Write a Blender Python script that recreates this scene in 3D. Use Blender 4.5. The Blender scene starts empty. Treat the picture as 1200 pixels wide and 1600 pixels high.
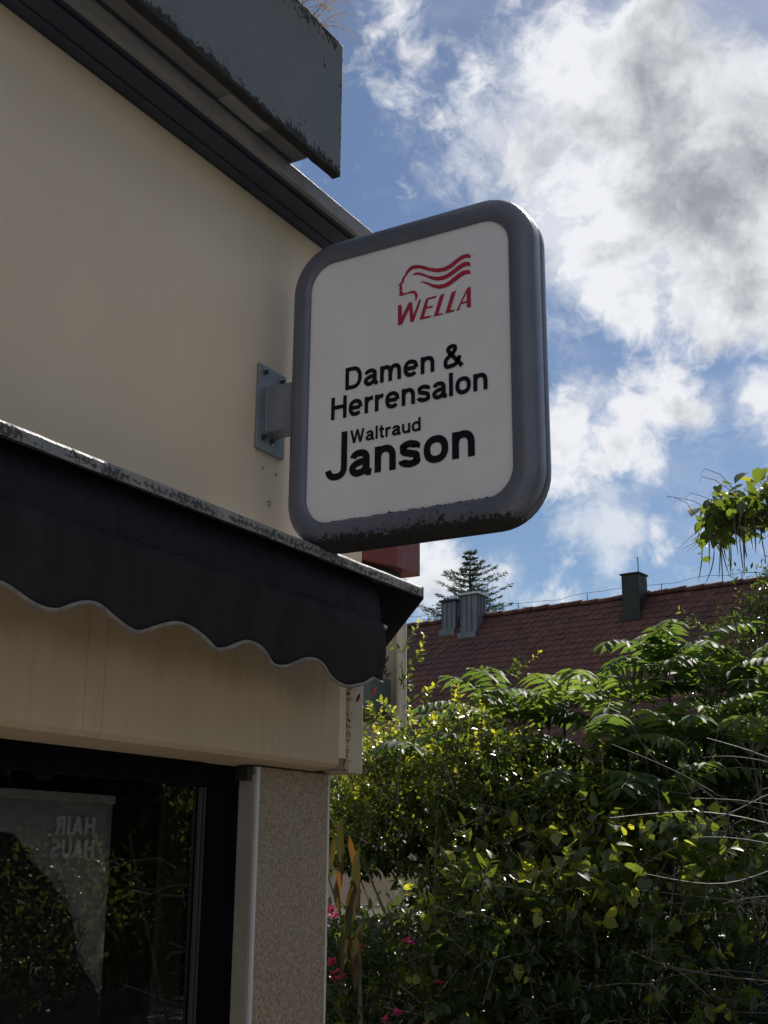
import bpy, bmesh, math, random
import numpy as np
from mathutils import Vector, Matrix
from mathutils.geometry import tessellate_polygon

rnd = random.Random(11)
rng = np.random.default_rng(5)
PI = math.pi
sc = bpy.context.scene
COL = sc.collection
E = 1.6                                   # eye height above the pavement

# ------------------------------------------------------------------ camera
f_px, pitch, roll, yaw = 1920.5, math.radians(16.013), math.radians(0.4825), math.radians(-30.568)
fw = Vector((math.sin(yaw) * math.cos(pitch), math.cos(yaw) * math.cos(pitch), math.sin(pitch)))
r0 = Vector((math.cos(yaw), -math.sin(yaw), 0)); u0 = r0.cross(fw)
cr = r0 * math.cos(roll) + u0 * math.sin(roll)
cu = u0 * math.cos(roll) - r0 * math.sin(roll)
cam = bpy.data.cameras.new('camera')
cam.sensor_fit = 'VERTICAL'; cam.sensor_height = 36.0; cam.lens = f_px / 1600 * 36.0
cam.clip_start = 0.05; cam.clip_end = 2000
cam_o = bpy.data.objects.new('camera', cam); COL.objects.link(cam_o)
cam_o.matrix_world = Matrix(((cr.x, cu.x, -fw.x, 0), (cr.y, cu.y, -fw.y, 0), (cr.z, cu.z, -fw.z, E), (0, 0, 0, 1)))
sc.camera = cam_o

# ------------------------------------------------------------------ sky, sun, exposure
SUN_EL, SUN_AZ = math.radians(47), math.radians(-1.5)      # azimuth from +Y towards +X
SKY_STRENGTH = 0.1
sun = bpy.data.lights.new('sun', 'SUN'); sun.energy = 4.2; sun.angle = math.radians(0.5); sun.color = (1.0, 0.94, 0.86)
sun_o = bpy.data.objects.new('sun', sun); COL.objects.link(sun_o)
S = Vector((math.sin(SUN_AZ) * math.cos(SUN_EL), math.cos(SUN_AZ) * math.cos(SUN_EL), math.sin(SUN_EL)))
sun_o.rotation_euler = S.to_track_quat('Z', 'Y').to_euler()
sun_o.location = (0, 0, 30)
sc.view_settings.view_transform = 'Standard'; sc.view_settings.look = 'None'
sc.view_settings.gamma = 1.0; sc.view_settings.exposure = 0.62; sc.view_settings.use_curve_mapping = False
sc.cycles.max_bounces = 8; sc.cycles.transparent_max_bounces = 12
sc.cycles.caustics_reflective = False; sc.cycles.caustics_refractive = False

world = bpy.data.worlds.new('World'); sc.world = world; world.use_nodes = True


class G:
    """small helper that writes node maths"""
    def __init__(self, tree):
        self.t = tree; tree.nodes.clear()

    def n(self, kind, **kw):
        nd = self.t.nodes.new(kind)
        for k, v in kw.items():
            setattr(nd, k, v)
        return nd

    def put(self, sock, v):
        if v is None:
            return
        if isinstance(v, bpy.types.NodeSocket):
            self.t.links.new(v, sock)
        elif isinstance(v, (tuple, list)) and len(v) == 3 and sock.type == 'RGBA':
            sock.default_value = (*v, 1)
        else:
            sock.default_value = v

    def m(self, op, a, b=None, c=None, clamp=False):
        nd = self.n('ShaderNodeMath', operation=op, use_clamp=clamp)
        self.put(nd.inputs[0], a); self.put(nd.inputs[1], b); self.put(nd.inputs[2], c)
        return nd.outputs[0]

    def vm(self, op, a, b=None, out=0):
        nd = self.n('ShaderNodeVectorMath', operation=op)
        self.put(nd.inputs[0], a); self.put(nd.inputs[1], b)
        return nd.outputs[out]

    def dot(self, a, b):
        return self.vm('DOT_PRODUCT', a, b, 1)

    def step(self, v, a, b, lo=0.0, hi=1.0):
        nd = self.n('ShaderNodeMapRange', interpolation_type='SMOOTHSTEP')
        self.put(nd.inputs[0], v); self.put(nd.inputs[1], a); self.put(nd.inputs[2], b)
        self.put(nd.inputs[3], lo); self.put(nd.inputs[4], hi)
        return nd.outputs[0]

    def noise(self, vec, scale, detail=4, rough=0.55, dist=0.0, color=False):
        nd = self.n('ShaderNodeTexNoise')
        self.put(nd.inputs['Vector'], vec); self.put(nd.inputs['Scale'], scale)
        self.put(nd.inputs['Detail'], detail); self.put(nd.inputs['Roughness'], rough); self.put(nd.inputs['Distortion'], dist)
        return nd.outputs['Color' if color else 'Fac']

    def mix(self, f, a, b, mode='MIX'):
        nd = self.n('ShaderNodeMix', data_type='RGBA', blend_type=mode)
        self.put(nd.inputs[0], f); self.put(nd.inputs[6], a); self.put(nd.inputs[7], b)
        return nd.outputs[2]

    def scale(self, vec, s):
        nd = self.n('ShaderNodeMapping'); self.put(nd.inputs['Vector'], vec); nd.inputs['Scale'].default_value = s
        return nd.outputs[0]


def direction(dx, dy):
    """a sky direction given as a tangent offset from the middle of the view"""
    return (fw + cr * (dx / f_px) - cu * (dy / f_px)).normalized()


g = G(world.node_tree)
tc = g.n('ShaderNodeTexCoord').outputs['Generated']
sky = g.n('ShaderNodeTexSky', sky_type='NISHITA')
sky.sun_disc = False; sky.sun_elevation = SUN_EL; sky.sun_rotation = SUN_AZ
sky.altitude = 400; sky.air_density = 1.0; sky.dust_density = 0.6; sky.ozone_density = 2.2
hsv = g.n('ShaderNodeHueSaturation'); g.put(hsv.inputs['Saturation'], 1.14); g.put(hsv.inputs['Value'], 0.49); g.put(hsv.inputs['Color'], sky.outputs[0])
skyc = hsv.outputs[0]
# cloud heaps: direction, angular size (px of the photograph's focal length), strength
heaps = [(318, -690, 98, .80), (245, -640, 62, .50), (265, -590, 56, .48), (285, -540, 46, .46), (270, -480, 60, .46), (300, -590, 105, .84), (410, -710, 95, .80), (490, -650, 100, .84), (580, -575, 115, .88), (400, -500, 118, .90), (530, -470, 125, .92),
         (345, -425, 76, .76), (390, -360, 72, .74), (480, -365, 76, .76), (575, -365, 84, .78), (690, -430, 140, .7), 
         (320, -175, 42, .46), (375, -165, 44, .52), (440, -168, 44, .56), (505, -160, 46, .58), (575, -172, 50, .58), (640, -178, 52, .56),
         (288, -112, 48, .60), (350, -98, 56, .62), (405, -80, 36, .52), (330, -45, 60, .60), (372, 18, 46, .58), (362, 62, 30, .46), (290, 0, 34, .40),
         (100, 92, 52, .62), (160, 90, 38, .52), (45, 60, 40, .5),
         (35, -712, 38, .25), (8, -650, 36, .22), (-12, -770, 36, .24)]
field = None
for dx, dy, s, a in heaps:
    k = (f_px / s) ** 2
    e = g.m('MULTIPLY', g.m('EXPONENT', g.m('MULTIPLY', g.m('SUBTRACT', g.dot(tc, direction(dx, dy)), 1.0), k)), a)
    if field is None:
        field = e
    else:
        nd = g.n('ShaderNodeMath', operation='SMOOTH_MAX'); g.put(nd.inputs[0], field); g.put(nd.inputs[1], e); nd.inputs[2].default_value = .06
        field = nd.outputs[0]
field = g.m('MINIMUM', field, 0.95)
lowf = g.noise(tc, 3.0, 3, .5)
near_view = g.m('EXPONENT', g.m('MULTIPLY', g.m('SUBTRACT', g.dot(tc, direction(150, -250)), 1.0), 14.0))
cover = g.m('SUBTRACT', g.step(lowf, .42, .66, 0, .8), near_view)
cover = g.m('MAXIMUM', cover, 0.0)
field = g.m('ADD', field, cover)
def bumpy(vec, scale, amp):
    """vector pushed about by coloured noise"""
    nd = g.n('ShaderNodeVectorMath', operation='SCALE')
    g.put(nd.inputs[0], g.vm('SUBTRACT', g.noise(tc, scale, 4, .55, color=True), (.5, .5, .5))); nd.inputs[3].default_value = amp
    return g.vm('ADD', vec, nd.outputs[0])


def billow(vec, scale, detail, rough):
    return g.noise(vec, scale, detail, rough)


warp = bumpy(tc, 11.0, .055)
n1 = billow(warp, 14.0, 12, .60)
dens = g.m('ADD', field, g.m('MULTIPLY', g.m('SUBTRACT', n1, .5), 2.1))
mask = g.step(dens, .22, .60)
fringe = g.step(g.m('ADD', field, g.m('MULTIPLY', g.m('SUBTRACT', g.noise(bumpy(tc, 7.0, .11), 9.0, 12, .66), .5), 2.2)), .18, .70, 0, .75)
mask = g.m('MAXIMUM', mask, fringe)
# thin veil of high streaks
veil = g.step(g.noise(bumpy(g.scale(tc, (3.0, 6.0, 9.0)), 5.0, .5), 1.9, 9, .62), .50, .82, 0, .34)
# light and shade in the heaps: rims face the sun, bases and thick cores turn grey
off = g.n('ShaderNodeVectorMath', operation='ADD'); g.put(off.inputs[0], warp); off.inputs[1].default_value = tuple(S * 0.030)
n3 = billow(off.outputs[0], 15.0, 9, .58)
n2 = billow(warp, 15.0, 9, .58)
relief = g.m('MULTIPLY', g.m('SUBTRACT', n3, n2), 1.5)
core = g.step(g.m('ADD', g.m('MULTIPLY', dens, .62), g.m('MULTIPLY', g.m('SUBTRACT', g.noise(bumpy(tc, 9.0, .07), 16.0, 8, .58), .5), 1.7)), .34, .84)
greyheap = g.m('EXPONENT', g.m('MULTIPLY', g.m('SUBTRACT', g.dot(tc, direction(560, -500)), 1.0), (f_px / 95) ** 2))
greyheap = g.m('ADD', greyheap, g.m('MULTIPLY', g.m('EXPONENT', g.m('MULTIPLY', g.m('SUBTRACT', g.dot(tc, direction(430, -530)), 1.0), (f_px / 70) ** 2)), .35))
greyheap = g.m('MULTIPLY', greyheap, g.step(g.noise(warp, 8.0, 4, .5), .30, .62, .45, 1.0))
shade = g.m('ADD', g.m('ADD', g.m('MULTIPLY', core, .50), g.m('MULTIPLY', greyheap, .55)), relief, clamp=True)
ccol = g.mix(shade, (5.6, 5.7, 5.95), (2.15, 2.28, 2.5))
c1 = g.mix(veil, skyc, (3.9, 4.25, 4.9))
c2 = g.mix(mask, c1, ccol)
bg = g.n('ShaderNodeBackground'); g.put(bg.inputs[0], c2); bg.inputs[1].default_value = SKY_STRENGTH
g.t.links.new(bg.outputs[0], g.n('ShaderNodeOutputWorld').inputs[0])


# ------------------------------------------------------------------ mesh helpers
def link(o, parent=None):
    COL.objects.link(o)
    if parent is not None:
        o.parent = parent
    return o


def tag(o, label=None, cat=None, group=None, kind=None):
    for k, v in (('label', label), ('category', cat), ('group', group), ('kind', kind)):
        if v:
            o[k] = v
    return o


def thing(name, label, cat, loc=(0, 0, 0), rz=0.0, group=None):
    o = bpy.data.objects.new(name, None); o.empty_display_size = .1
    o.location = loc; o.rotation_euler = (0, 0, rz)
    link(o)
    return tag(o, label, cat, group)


class MB:
    def __init__(self):
        self.v = []; self.f = []

    def add(self, vs, fs):
        b = len(self.v)
        self.v += [tuple(p) for p in vs]
        self.f += [tuple(i + b for i in q) for q in fs]
        return self

    def box(self, x0, x1, y0, y1, z0, z1):
        return self.add([(x0, y0, z0), (x1, y0, z0), (x1, y1, z0), (x0, y1, z0), (x0, y0, z1), (x1, y0, z1), (x1, y1, z1), (x0, y1, z1)],
                        [(0, 3, 2, 1), (4, 5, 6, 7), (0, 1, 5, 4), (1, 2, 6, 5), (2, 3, 7, 6), (3, 0, 4, 7)])

    def prism_y(self, prof, y0, y1, n=1, wob=None):
        """closed (x,z) outline extruded along y"""
        k = len(prof); vs = []
        for j in range(n + 1):
            y = y0 + (y1 - y0) * j / n
            for i, (x, z) in enumerate(prof):
                d = wob(i, y) if wob else (0, 0)
                vs.append((x + d[0], y, z + d[1]))
        fs = [tuple(range(k)), tuple(range(n * k + k - 1, n * k - 1, -1))]
        for j in range(n):
            for i in range(k):
                a, b = j * k + i, j * k + (i + 1) % k
                fs.append((a, a + k, b + k, b))
        return self.add(vs, fs)

    def prism_z(self, foot, z0, z1):
        k = len(foot)
        vs = [(x, y, z0) for x, y in foot] + [(x, y, z1) for x, y in foot]
        fs = [tuple(range(k - 1, -1, -1)), tuple(range(k, 2 * k))] + [(i, (i + 1) % k, (i + 1) % k + k, i + k) for i in range(k)]
        return self.add(vs, fs)

    def tube(self, pts, r, n=6, caps=True):
        pts = [Vector(p) for p in pts]
        rs = r if isinstance(r, (list, tuple)) else [r] * len(pts)
        vs, fs = [], []
        prev = None
        for i, p in enumerate(pts):
            t = (pts[min(i + 1, len(pts) - 1)] - pts[max(i - 1, 0)])
            t = t.normalized() if t.length > 1e-9 else Vector((0, 0, 1))
            a = prev if prev is not None else (Vector((0, 0, 1)) if abs(t.z) < .9 else Vector((1, 0, 0)))
            a = (a - t * a.dot(t)).normalized(); b = t.cross(a); prev = a
            for j in range(n):
                w = 2 * PI * j / n
                vs.append(p + a * math.cos(w) * rs[i] + b * math.sin(w) * rs[i])
        for i in range(len(pts) - 1):
            for j in range(n):
                fs.append((i * n + j, i * n + (j + 1) % n, (i + 1) * n + (j + 1) % n, (i + 1) * n + j))
        if caps:
            fs.append(tuple(range(n - 1, -1, -1))); fs.append(tuple((len(pts) - 1) * n + j for j in range(n)))
        return self.add(vs, fs)

    def build(self, name, mat, parent=None, bevel=0.0, smooth=None, seg=2):
        me = bpy.data.meshes.new(name)
        me.from_pydata(self.v, [], self.f)
        if bevel or True:
            bm = bmesh.new(); bm.from_mesh(me)
            bmesh.ops.recalc_face_normals(bm, faces=bm.faces[:])
            if bevel:
                es = [e for e in bm.edges if len(e.link_faces) == 2 and e.calc_face_angle(0) > .6]
                bmesh.ops.bevel(bm, geom=es, offset=bevel, segments=seg, profile=.6, affect='EDGES', clamp_overlap=True)
            bm.to_mesh(me); bm.free()
        if smooth:
            me.shade_smooth(); me.set_sharp_from_angle(angle=math.radians(smooth))
        if mat is not None:
            me.materials.append(mat)
        return link(bpy.data.objects.new(name, me), parent)


def fast_mesh(name, co, tris, mat, rndv=None, young=None):
    """mesh from numpy arrays of points and triangles"""
    me = bpy.data.meshes.new(name)
    co = np.ascontiguousarray(co, dtype=np.float32); tris = np.ascontiguousarray(tris, dtype=np.int32)
    me.vertices.add(len(co)); me.vertices.foreach_set('co', co.ravel())
    me.loops.add(tris.size); me.loops.foreach_set('vertex_index', tris.ravel())
    me.polygons.add(len(tris)); me.polygons.foreach_set('loop_start', np.arange(0, tris.size, 3, dtype=np.int32))
    me.update(calc_edges=True)
    for nm, arr in (('rnd', rndv), ('young', young)):
        if arr is not None:
            a = me.attributes.new(nm, 'FLOAT', 'POINT'); a.data.foreach_set('value', np.ascontiguousarray(arr, dtype=np.float32))
    me.materials.append(mat)
    return me


# ------------------------------------------------------------------ materials
def new_mat(name):
    m = bpy.data.materials.new(name); m.use_nodes = True
    return m, G(m.node_tree)


def finish(g, bsdf):
    g.t.links.new(bsdf, g.n('ShaderNodeOutputMaterial').inputs[0])


def surf(name, c1, c2=None, scale=6.0, rough=.6, bump=0.0, bscale=120.0, metal=0.0, spec=.5, lo=.35, hi=.65, detail=5, fine=0.0, stretch=(1, 1, 1)):
    m, g = new_mat(name)
    pos = g.n('ShaderNodeTexCoord').outputs['Object']
    p = g.n('ShaderNodeBsdfPrincipled')
    v = g.scale(pos, stretch)
    col = g.mix(g.step(g.noise(v, scale, detail, .6), lo, hi), c1, c2 or c1)
    if fine:
        col = g.mix(fine, col, g.mix(g.step(g.noise(pos, bscale, 2, .6), .35, .65), (.2, .2, .2), (1, 1, 1)), 'MULTIPLY')
    g.put(p.inputs['Base Color'], col); g.put(p.inputs['Metallic'], metal); g.put(p.inputs['Specular IOR Level'], spec)
    g.put(p.inputs['Roughness'], g.step(g.noise(v, scale * 3, 3), .3, .7, max(rough - .08, .02), min(rough + .08, 1)))
    if bump:
        b = g.n('ShaderNodeBump'); b.inputs['Strength'].default_value = bump; b.inputs['Distance'].default_value = .004
        g.put(b.inputs['Height'], g.noise(pos, bscale, 3, .6)); g.put(p.inputs['Normal'], b.outputs[0])
    finish(g, p.outputs[0])
    return m


def grimy(name, base, dirt, edges, rough=.6, nscale=45.0, gain=1.0, base2=None, stretch=(1, 1, .6), metal=0.0):
    """paint with dark growth along given edges; edges = [(axis, position, reach, amount)]"""
    m, g = new_mat(name)
    pos = g.n('ShaderNodeTexCoord').outputs['Object']
    sep = g.n('ShaderNodeSeparateXYZ'); g.put(sep.inputs[0], pos)
    tot = None
    for ax, at, reach, amt in edges:
        d = g.m('ABSOLUTE', g.m('SUBTRACT', sep.outputs[ax], at))
        e = g.m('MULTIPLY', g.m('EXPONENT', g.m('MULTIPLY', d, -1.0 / reach)), amt)
        tot = e if tot is None else g.m('MAXIMUM', tot, e)
    nz = g.noise(g.scale(pos, stretch), nscale, 7, .68)
    big = g.noise(pos, nscale * .12, 3, .5)
    v = g.m('ADD', g.m('ADD', nz, g.m('MULTIPLY', tot, .42 * gain)), g.m('MULTIPLY', g.m('SUBTRACT', big, .5), .45))
    k = g.step(v, .69, .78)
    p = g.n('ShaderNodeBsdfPrincipled')
    b0 = g.mix(g.step(g.noise(pos, 7, 6, .65), .3, .7), base, base2 or base)
    g.put(p.inputs['Base Color'], g.mix(k, b0, dirt))
    g.put(p.inputs['Metallic'], g.m('MULTIPLY', g.m('SUBTRACT', 1.0, k), metal))
    g.put(p.inputs['Roughness'], g.m('ADD', g.m('MULTIPLY', k, .9 - rough), rough))
    bp = g.n('ShaderNodeBump'); bp.inputs['Strength'].default_value = .35; bp.inputs['Distance'].default_value = .004
    g.put(bp.inputs['Height'], g.m('ADD', g.m('MULTIPLY', k, .7), g.noise(pos, 220, 2))); g.put(p.inputs['Normal'], bp.outputs[0])
    finish(g, p.outputs[0])
    return m


def leaf_mat(name, dark, light, trans, ytrans=None, ylight=None, rough=.33, tfac=.45, spec=.5):
    """leaf that lets sun through; 'young' leaves turn to ylight / ytrans"""
    m, g = new_mat(name)
    at = g.n('ShaderNodeAttribute', attribute_name='rnd').outputs['Fac']
    yo = g.n('ShaderNodeAttribute', attribute_name='young').outputs['Fac']
    oi = g.n('ShaderNodeObjectInfo').outputs['Random']
    r = g.m('FRACT', g.m('ADD', at, oi))
    col = g.mix(r, dark, light); tr = g.mix(r, tuple(c * .7 for c in trans), trans)
    if ytrans:
        col = g.mix(yo, col, ylight); tr = g.mix(yo, tr, ytrans)
    pos = g.n('ShaderNodeTexCoord').outputs['Object']
    nz = g.noise(pos, 60, 3)
    col = g.mix(g.step(nz, .3, .7, 0, .25), col, tuple(c * .5 for c in dark))
    d = g.n('ShaderNodeBsdfPrincipled'); g.put(d.inputs['Base Color'], col); g.put(d.inputs['Roughness'], rough); g.put(d.inputs['Specular IOR Level'], spec)
    t = g.n('ShaderNodeBsdfTranslucent'); g.put(t.inputs[0], tr)
    mx = g.n('ShaderNodeMixShader'); mx.inputs[0].default_value = tfac
    g.t.links.new(d.outputs[0], mx.inputs[1]); g.t.links.new(t.outputs[0], mx.inputs[2])
    finish(g, mx.outputs[0])
    return m


M = {}
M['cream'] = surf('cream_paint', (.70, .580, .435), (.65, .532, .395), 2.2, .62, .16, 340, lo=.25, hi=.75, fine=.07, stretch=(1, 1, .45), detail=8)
M['fascia'] = surf('shaded_cream_cladding', (.475, .36, .24), (.43, .322, .213), 9.0, .6, .12, 260, stretch=(1, 3.0, .25), lo=.3, hi=.75)  # the wall's cream, darkened in colour for the shade under the awning
M['trim'] = grimy('cream_trim', (.46, .395, .30), (.05, .04, .03), [(1, 3.487, .02, .35)], .6, 90, 1.0, (.41, .35, .265), stretch=(1, 1, 1))
M['rust'] = grimy('rusty_strip', (.20, .13, .09), (.03, .02, .015), [(1, 3.45, .03, .4)], .8, 80, 1.0, (.28, .20, .14))
M['soffit'] = surf('navy_soffit', (.020, .027, .048), (.028, .036, .058), 5, .5, .05, 90)
M['coping'] = surf('grey_coping', (.23, .205, .19), (.15, .14, .14), 14, .5, .15, 160, lo=.3, hi=.7, stretch=(1, .5, 2))
M['roughcast'] = None
M['bead'] = surf('white_bead', (.50, .49, .48), None, 5, .45)
M['reveal'] = surf('grey_reveal', (.27, .235, .20), (.225, .20, .17), 12, .7, .12, 200, stretch=(1, 1, .3))
M['frame'] = surf('dark_frame', (.0018, .0022, .003), (.0025, .003, .004), 4, .5, .03, 200, spec=.04)
M['gasket'] = surf('grey_gasket', (.035, .035, .037), None, 4, .4)
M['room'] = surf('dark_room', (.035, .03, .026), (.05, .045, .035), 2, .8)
M['plaster'] = surf('plain_plaster', (.45, .40, .33), (.40, .36, .30), 4, .8)
M['roofing'] = surf('flat_roofing', (.10, .10, .10), (.16, .15, .14), 3, .9)
M['slab'] = grimy('grey_planter_paint', (.105, .125, .128), (.018, .018, .018), [(2, E + 2.172, .030, 1.15), (2, E + 2.672, .075, .72), (1, 3.003, .030, .62)], .6, 70, 1.0, (.13, .145, .145), stretch=(1, 1, .8))
M['under'] = surf('grey_concrete', (.115, .11, .11), (.15, .145, .14), 6, .8, .2, 120)
M['under_light'] = surf('light_concrete', (.23, .22, .21), (.19, .185, .18), 6, .8, .2, 120)
M['hoodmetal'] = grimy('weathered_metal', (.26, .26, .26), (.05, .05, .05), [(2, E + .885, .03, .60)], .45, 80, 1.0, (.19, .19, .188), stretch=(1, 1.2, 1.2))
M['blackmetal'] = surf('black_metal', (.012, .013, .015), (.017, .018, .02), 4, .42, .03, 200)
M['fabric'] = surf('awning_fabric', (.014, .0125, .015), (.020, .018, .021), 9, .9, .25, 900, spec=.25, stretch=(1, 1, .3))
M['cloth'] = surf('canopy_fabric', (.007, .008, .013), (.010, .011, .017), 14, .8, .2, 900, spec=.3, stretch=(1, 1, .3))
M['piping'] = surf('grey_piping', (.22, .20, .185), (.15, .135, .125), 30, .85)
M['signframe'] = grimy('blue_grey_plastic', (.112, .118, .155), (.016, .015, .014), [(2, E + .894, .030, 1.5)], .27, 75, 1.0, (.098, .104, .138), stretch=(1, 1, 1))
M['panel'] = grimy('white_acrylic', (.74, .715, .735), (.05, .048, .045), [(2, E + .974, .0035, .80)], .32, 95, 1.0, (.70, .67, .685), stretch=(.7, 1, 1))
M['ink'] = surf('black_film', (.010, .011, .015), None, 4, .6, spec=.08)
M['red'] = surf('red_film', (.36, .014, .045), None, 4, .45)
M['bracket'] = surf('bracket_paint', (.20, .215, .25), (.17, .18, .21), 12, .4, .05, 200)
M['bolt'] = surf('dark_bolt', (.035, .035, .037), None, 8, .35, metal=.6)
M['washer'] = surf('steel_washer', (.35, .35, .35), None, 8, .35, metal=.9)
M['hole'] = surf('rusty_hole', (.16, .10, .06), (.32, .24, .17), 200, .8)
M['banner'] = None
M['hair'] = surf('print_hair', (.008, .007, .008), (.016, .013, .013), 40, .6)
M['hairlight'] = surf('print_hair_sheen', (.05, .045, .042), (.03, .026, .026), 60, .6)
M['print'] = surf('print_grey_blue', (.80, .84, .86), (.66, .72, .76), 40, .6)
M['tile'] = None
M['darkmetal'] = surf('dark_sheet', (.010, .010, .011), (.018, .017, .016), 5, .6, .06, 80)
M['zinc'] = surf('zinc_sheet', (.155, .165, .19), (.115, .125, .145), 5, .45, .05, 80, metal=.3, stretch=(1, 1, .3))
M['zinccap'] = surf('pale_zinc', (.5, .5, .5), None, 5, .4, metal=.5)
M['housewall'] = surf('house_render', (.40, .36, .29), (.36, .32, .26), 2, .85, .1, 60)
M['neigh'] = surf('buff_render', (.35, .30, .24), (.29, .25, .20), 5, .8, .1, 120, stretch=(1, 1, .3))
M['redboard'] = surf('red_fascia', (.23, .045, .032), (.18, .036, .027), 6, .5, .05, 90, stretch=(3, 3, .6))
M['pipe'] = surf('cream_pipe', (.56, .50, .41), (.50, .45, .37), 9, .45, stretch=(1, 1, .3))
M['greenbox'] = surf('green_grey_box', (.055, .078, .075), (.075, .095, .09), 8, .65, .06, 100)
M['bark'] = surf('bark', (.07, .055, .042), (.12, .10, .08), 30, .9, .4, 90, stretch=(1, 1, .3))
M['twig'] = surf('twig_bark', (.10, .085, .065), (.17, .15, .12), 30, .6, .1, 90)
M['greytwig'] = surf('grey_twig_bark', (.048, .043, .037), (.08, .074, .067), 30, .5)
M['drygrass'] = leaf_mat('dry_grass', (.20, .15, .10), (.34, .27, .19), (.36, .28, .18), tfac=.35, rough=.6)
M['pave'] = surf('paving_stone', (.23, .22, .20), (.30, .285, .265), 3, .85, .3, 60)
M['asphalt'] = surf('asphalt', (.045, .045, .047), (.06, .06, .06), 8, .9, .5, 200)
M['soil'] = surf('soil_and_turf', (.06, .055, .03), (.05, .075, .025), 2, .95, .5, 40)
M['car'] = surf('white_car_paint', (.80, .80, .82), None, 4, .2)
M['carglass'] = surf('dark_car_glass', (.01, .012, .014), None, 4, .06)
M['rubber'] = surf('black_rubber', (.015, .015, .015), None, 4, .8)
M['steel'] = surf('wheel_alloy', (.45, .45, .46), None, 4, .35, metal=.9)
M['pink'] = leaf_mat('pink_petal', (.42, .025, .11), (.55, .06, .18), (.48, .04, .14), tfac=.4, rough=.5)
M['redleaf'] = leaf_mat('red_leaf', (.22, .012, .012), (.30, .02, .015), (.5, .02, .02), tfac=.45)

L_PRIVET = leaf_mat('small_glossy_leaf', (.024, .046, .013), (.044, .074, .019), (.19, .27, .022), (.68, .66, .045), (.20, .22, .035), rough=.30)
L_SUMAC = leaf_mat('pinnate_leaf', (.026, .056, .022), (.040, .078, .026), (.19, .30, .045), (.36, .48, .06), (.07, .12, .03), rough=.55, spec=.28)
L_BROAD = leaf_mat('broad_leaf', (.030, .050, .016), (.045, .070, .020), (.21, .28, .028), (.68, .70, .06), (.15, .17, .03), rough=.36)
L_DARK = leaf_mat('dark_leaf', (.018, .034, .014), (.030, .048, .018), (.11, .17, .022), (.32, .40, .045), (.05, .08, .02), rough=.30)
L_DROOP = leaf_mat('fading_leaf', (.030, .036, .012), (.055, .050, .015), (.055, .055, .008), (.20, .085, .012), (.10, .05, .014), rough=.4)
L_CAT = leaf_mat('catalpa_leaf', (.030, .052, .016), (.045, .068, .020), (.22, .30, .03), (.55, .55, .04), (.12, .14, .03), rough=.4)
L_FIR = leaf_mat('needle', (.020, .040, .026), (.034, .060, .036), (.08, .13, .06), tfac=.3, rough=.5)
L_AUT = leaf_mat('autumn_leaf', (.20, .11, .02), (.30, .17, .03), (.5, .25, .03), tfac=.4)

# roughcast render of the pillar: pebbly grain
m, g = new_mat('roughcast_render')
pos = g.n('ShaderNodeTexCoord').outputs['Object']
nz = g.noise(g.scale(pos, (1, 1, .9)), 112, 6, .82, .3)
nz2 = g.noise(pos, 260, 3, .7)
grain = g.m('ADD', g.m('MULTIPLY', nz, .75), g.m('MULTIPLY', nz2, .35))
p = g.n('ShaderNodeBsdfPrincipled')
col = g.mix(g.step(grain, .46, .65), (.43, .34, .24), (.15, .112, .072))
col = g.mix(g.step(g.noise(pos, 3, 3), .3, .7, 0, .3), col, (.25, .22, .18))
g.put(p.inputs['Base Color'], col); p.inputs['Roughness'].default_value = .9
b = g.n('ShaderNodeBump'); b.inputs['Strength'].default_value = .9; b.inputs['Distance'].default_value = .005; b.invert = True
g.put(b.inputs['Height'], grain); g.put(p.inputs['Normal'], b.outputs[0]); finish(g, p.outputs[0]); M['roughcast'] = m

# thin banner that lets a little light through
m, g = new_mat('banner_cloth')
pos = g.n('ShaderNodeTexCoord').outputs['Object']
p = g.n('ShaderNodeBsdfPrincipled')
nz = g.noise(g.scale(pos, (1, 3, 9)), 9, 6, .6, 1.2)
g.put(p.inputs['Base Color'], g.mix(g.step(nz, .35, .7), (.34, .33, .31), (.46, .45, .42))); p.inputs['Roughness'].default_value = .8
finish(g, p.outputs[0]); M['banner'] = m

# clay tile: per-tile tone, mossy patches
m, g = new_mat('clay_tile')
oi = g.n('ShaderNodeObjectInfo').outputs['Random']
at = g.n('ShaderNodeAttribute', attribute_name='rnd').outputs['Fac']
gp_ = g.n('ShaderNodeNewGeometry').outputs['Position']
r = g.m('FRACT', g.m('ADD', oi, at))
patch = g.step(g.noise(gp_, .55, 4, .6), .44, .60)
col = g.mix(r, (.062, .021, .016), (.115, .037, .026))
col = g.mix(g.m('MULTIPLY', patch, .72), col, (.046, .024, .021))
col = g.mix(g.step(g.noise(gp_, 14, 4, .6), .5, .75, 0, .5), col, (.040, .030, .030))
p = g.n('ShaderNodeBsdfPrincipled'); g.put(p.inputs['Base Color'], col); p.inputs['Roughness'].default_value = .75
finish(g, p.outputs[0]); M['tile'] = m

# window glass
m, g = new_mat('window_glass')
fr = g.n('ShaderNodeFresnel'); fr.inputs[0].default_value = 1.52
tr = g.n('ShaderNodeBsdfTransparent'); tr.inputs[0].default_value = (.84, .835, .82, 1)
gl = g.n('ShaderNodeBsdfGlossy'); gl.inputs['Roughness'].default_value = .0
mx = g.n('ShaderNodeMixShader'); g.put(mx.inputs[0], g.m('MULTIPLY', fr.outputs[0], .55, clamp=True))
g.t.links.new(tr.outputs[0], mx.inputs[1]); g.t.links.new(gl.outputs[0], mx.inputs[2]); finish(g, mx.outputs[0]); M['glass'] = m

# ------------------------------------------------------------------ ground
def struct(name, mb, mat):
    o = mb.build(name, mat); o['kind'] = 'structure'
    return o


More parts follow.
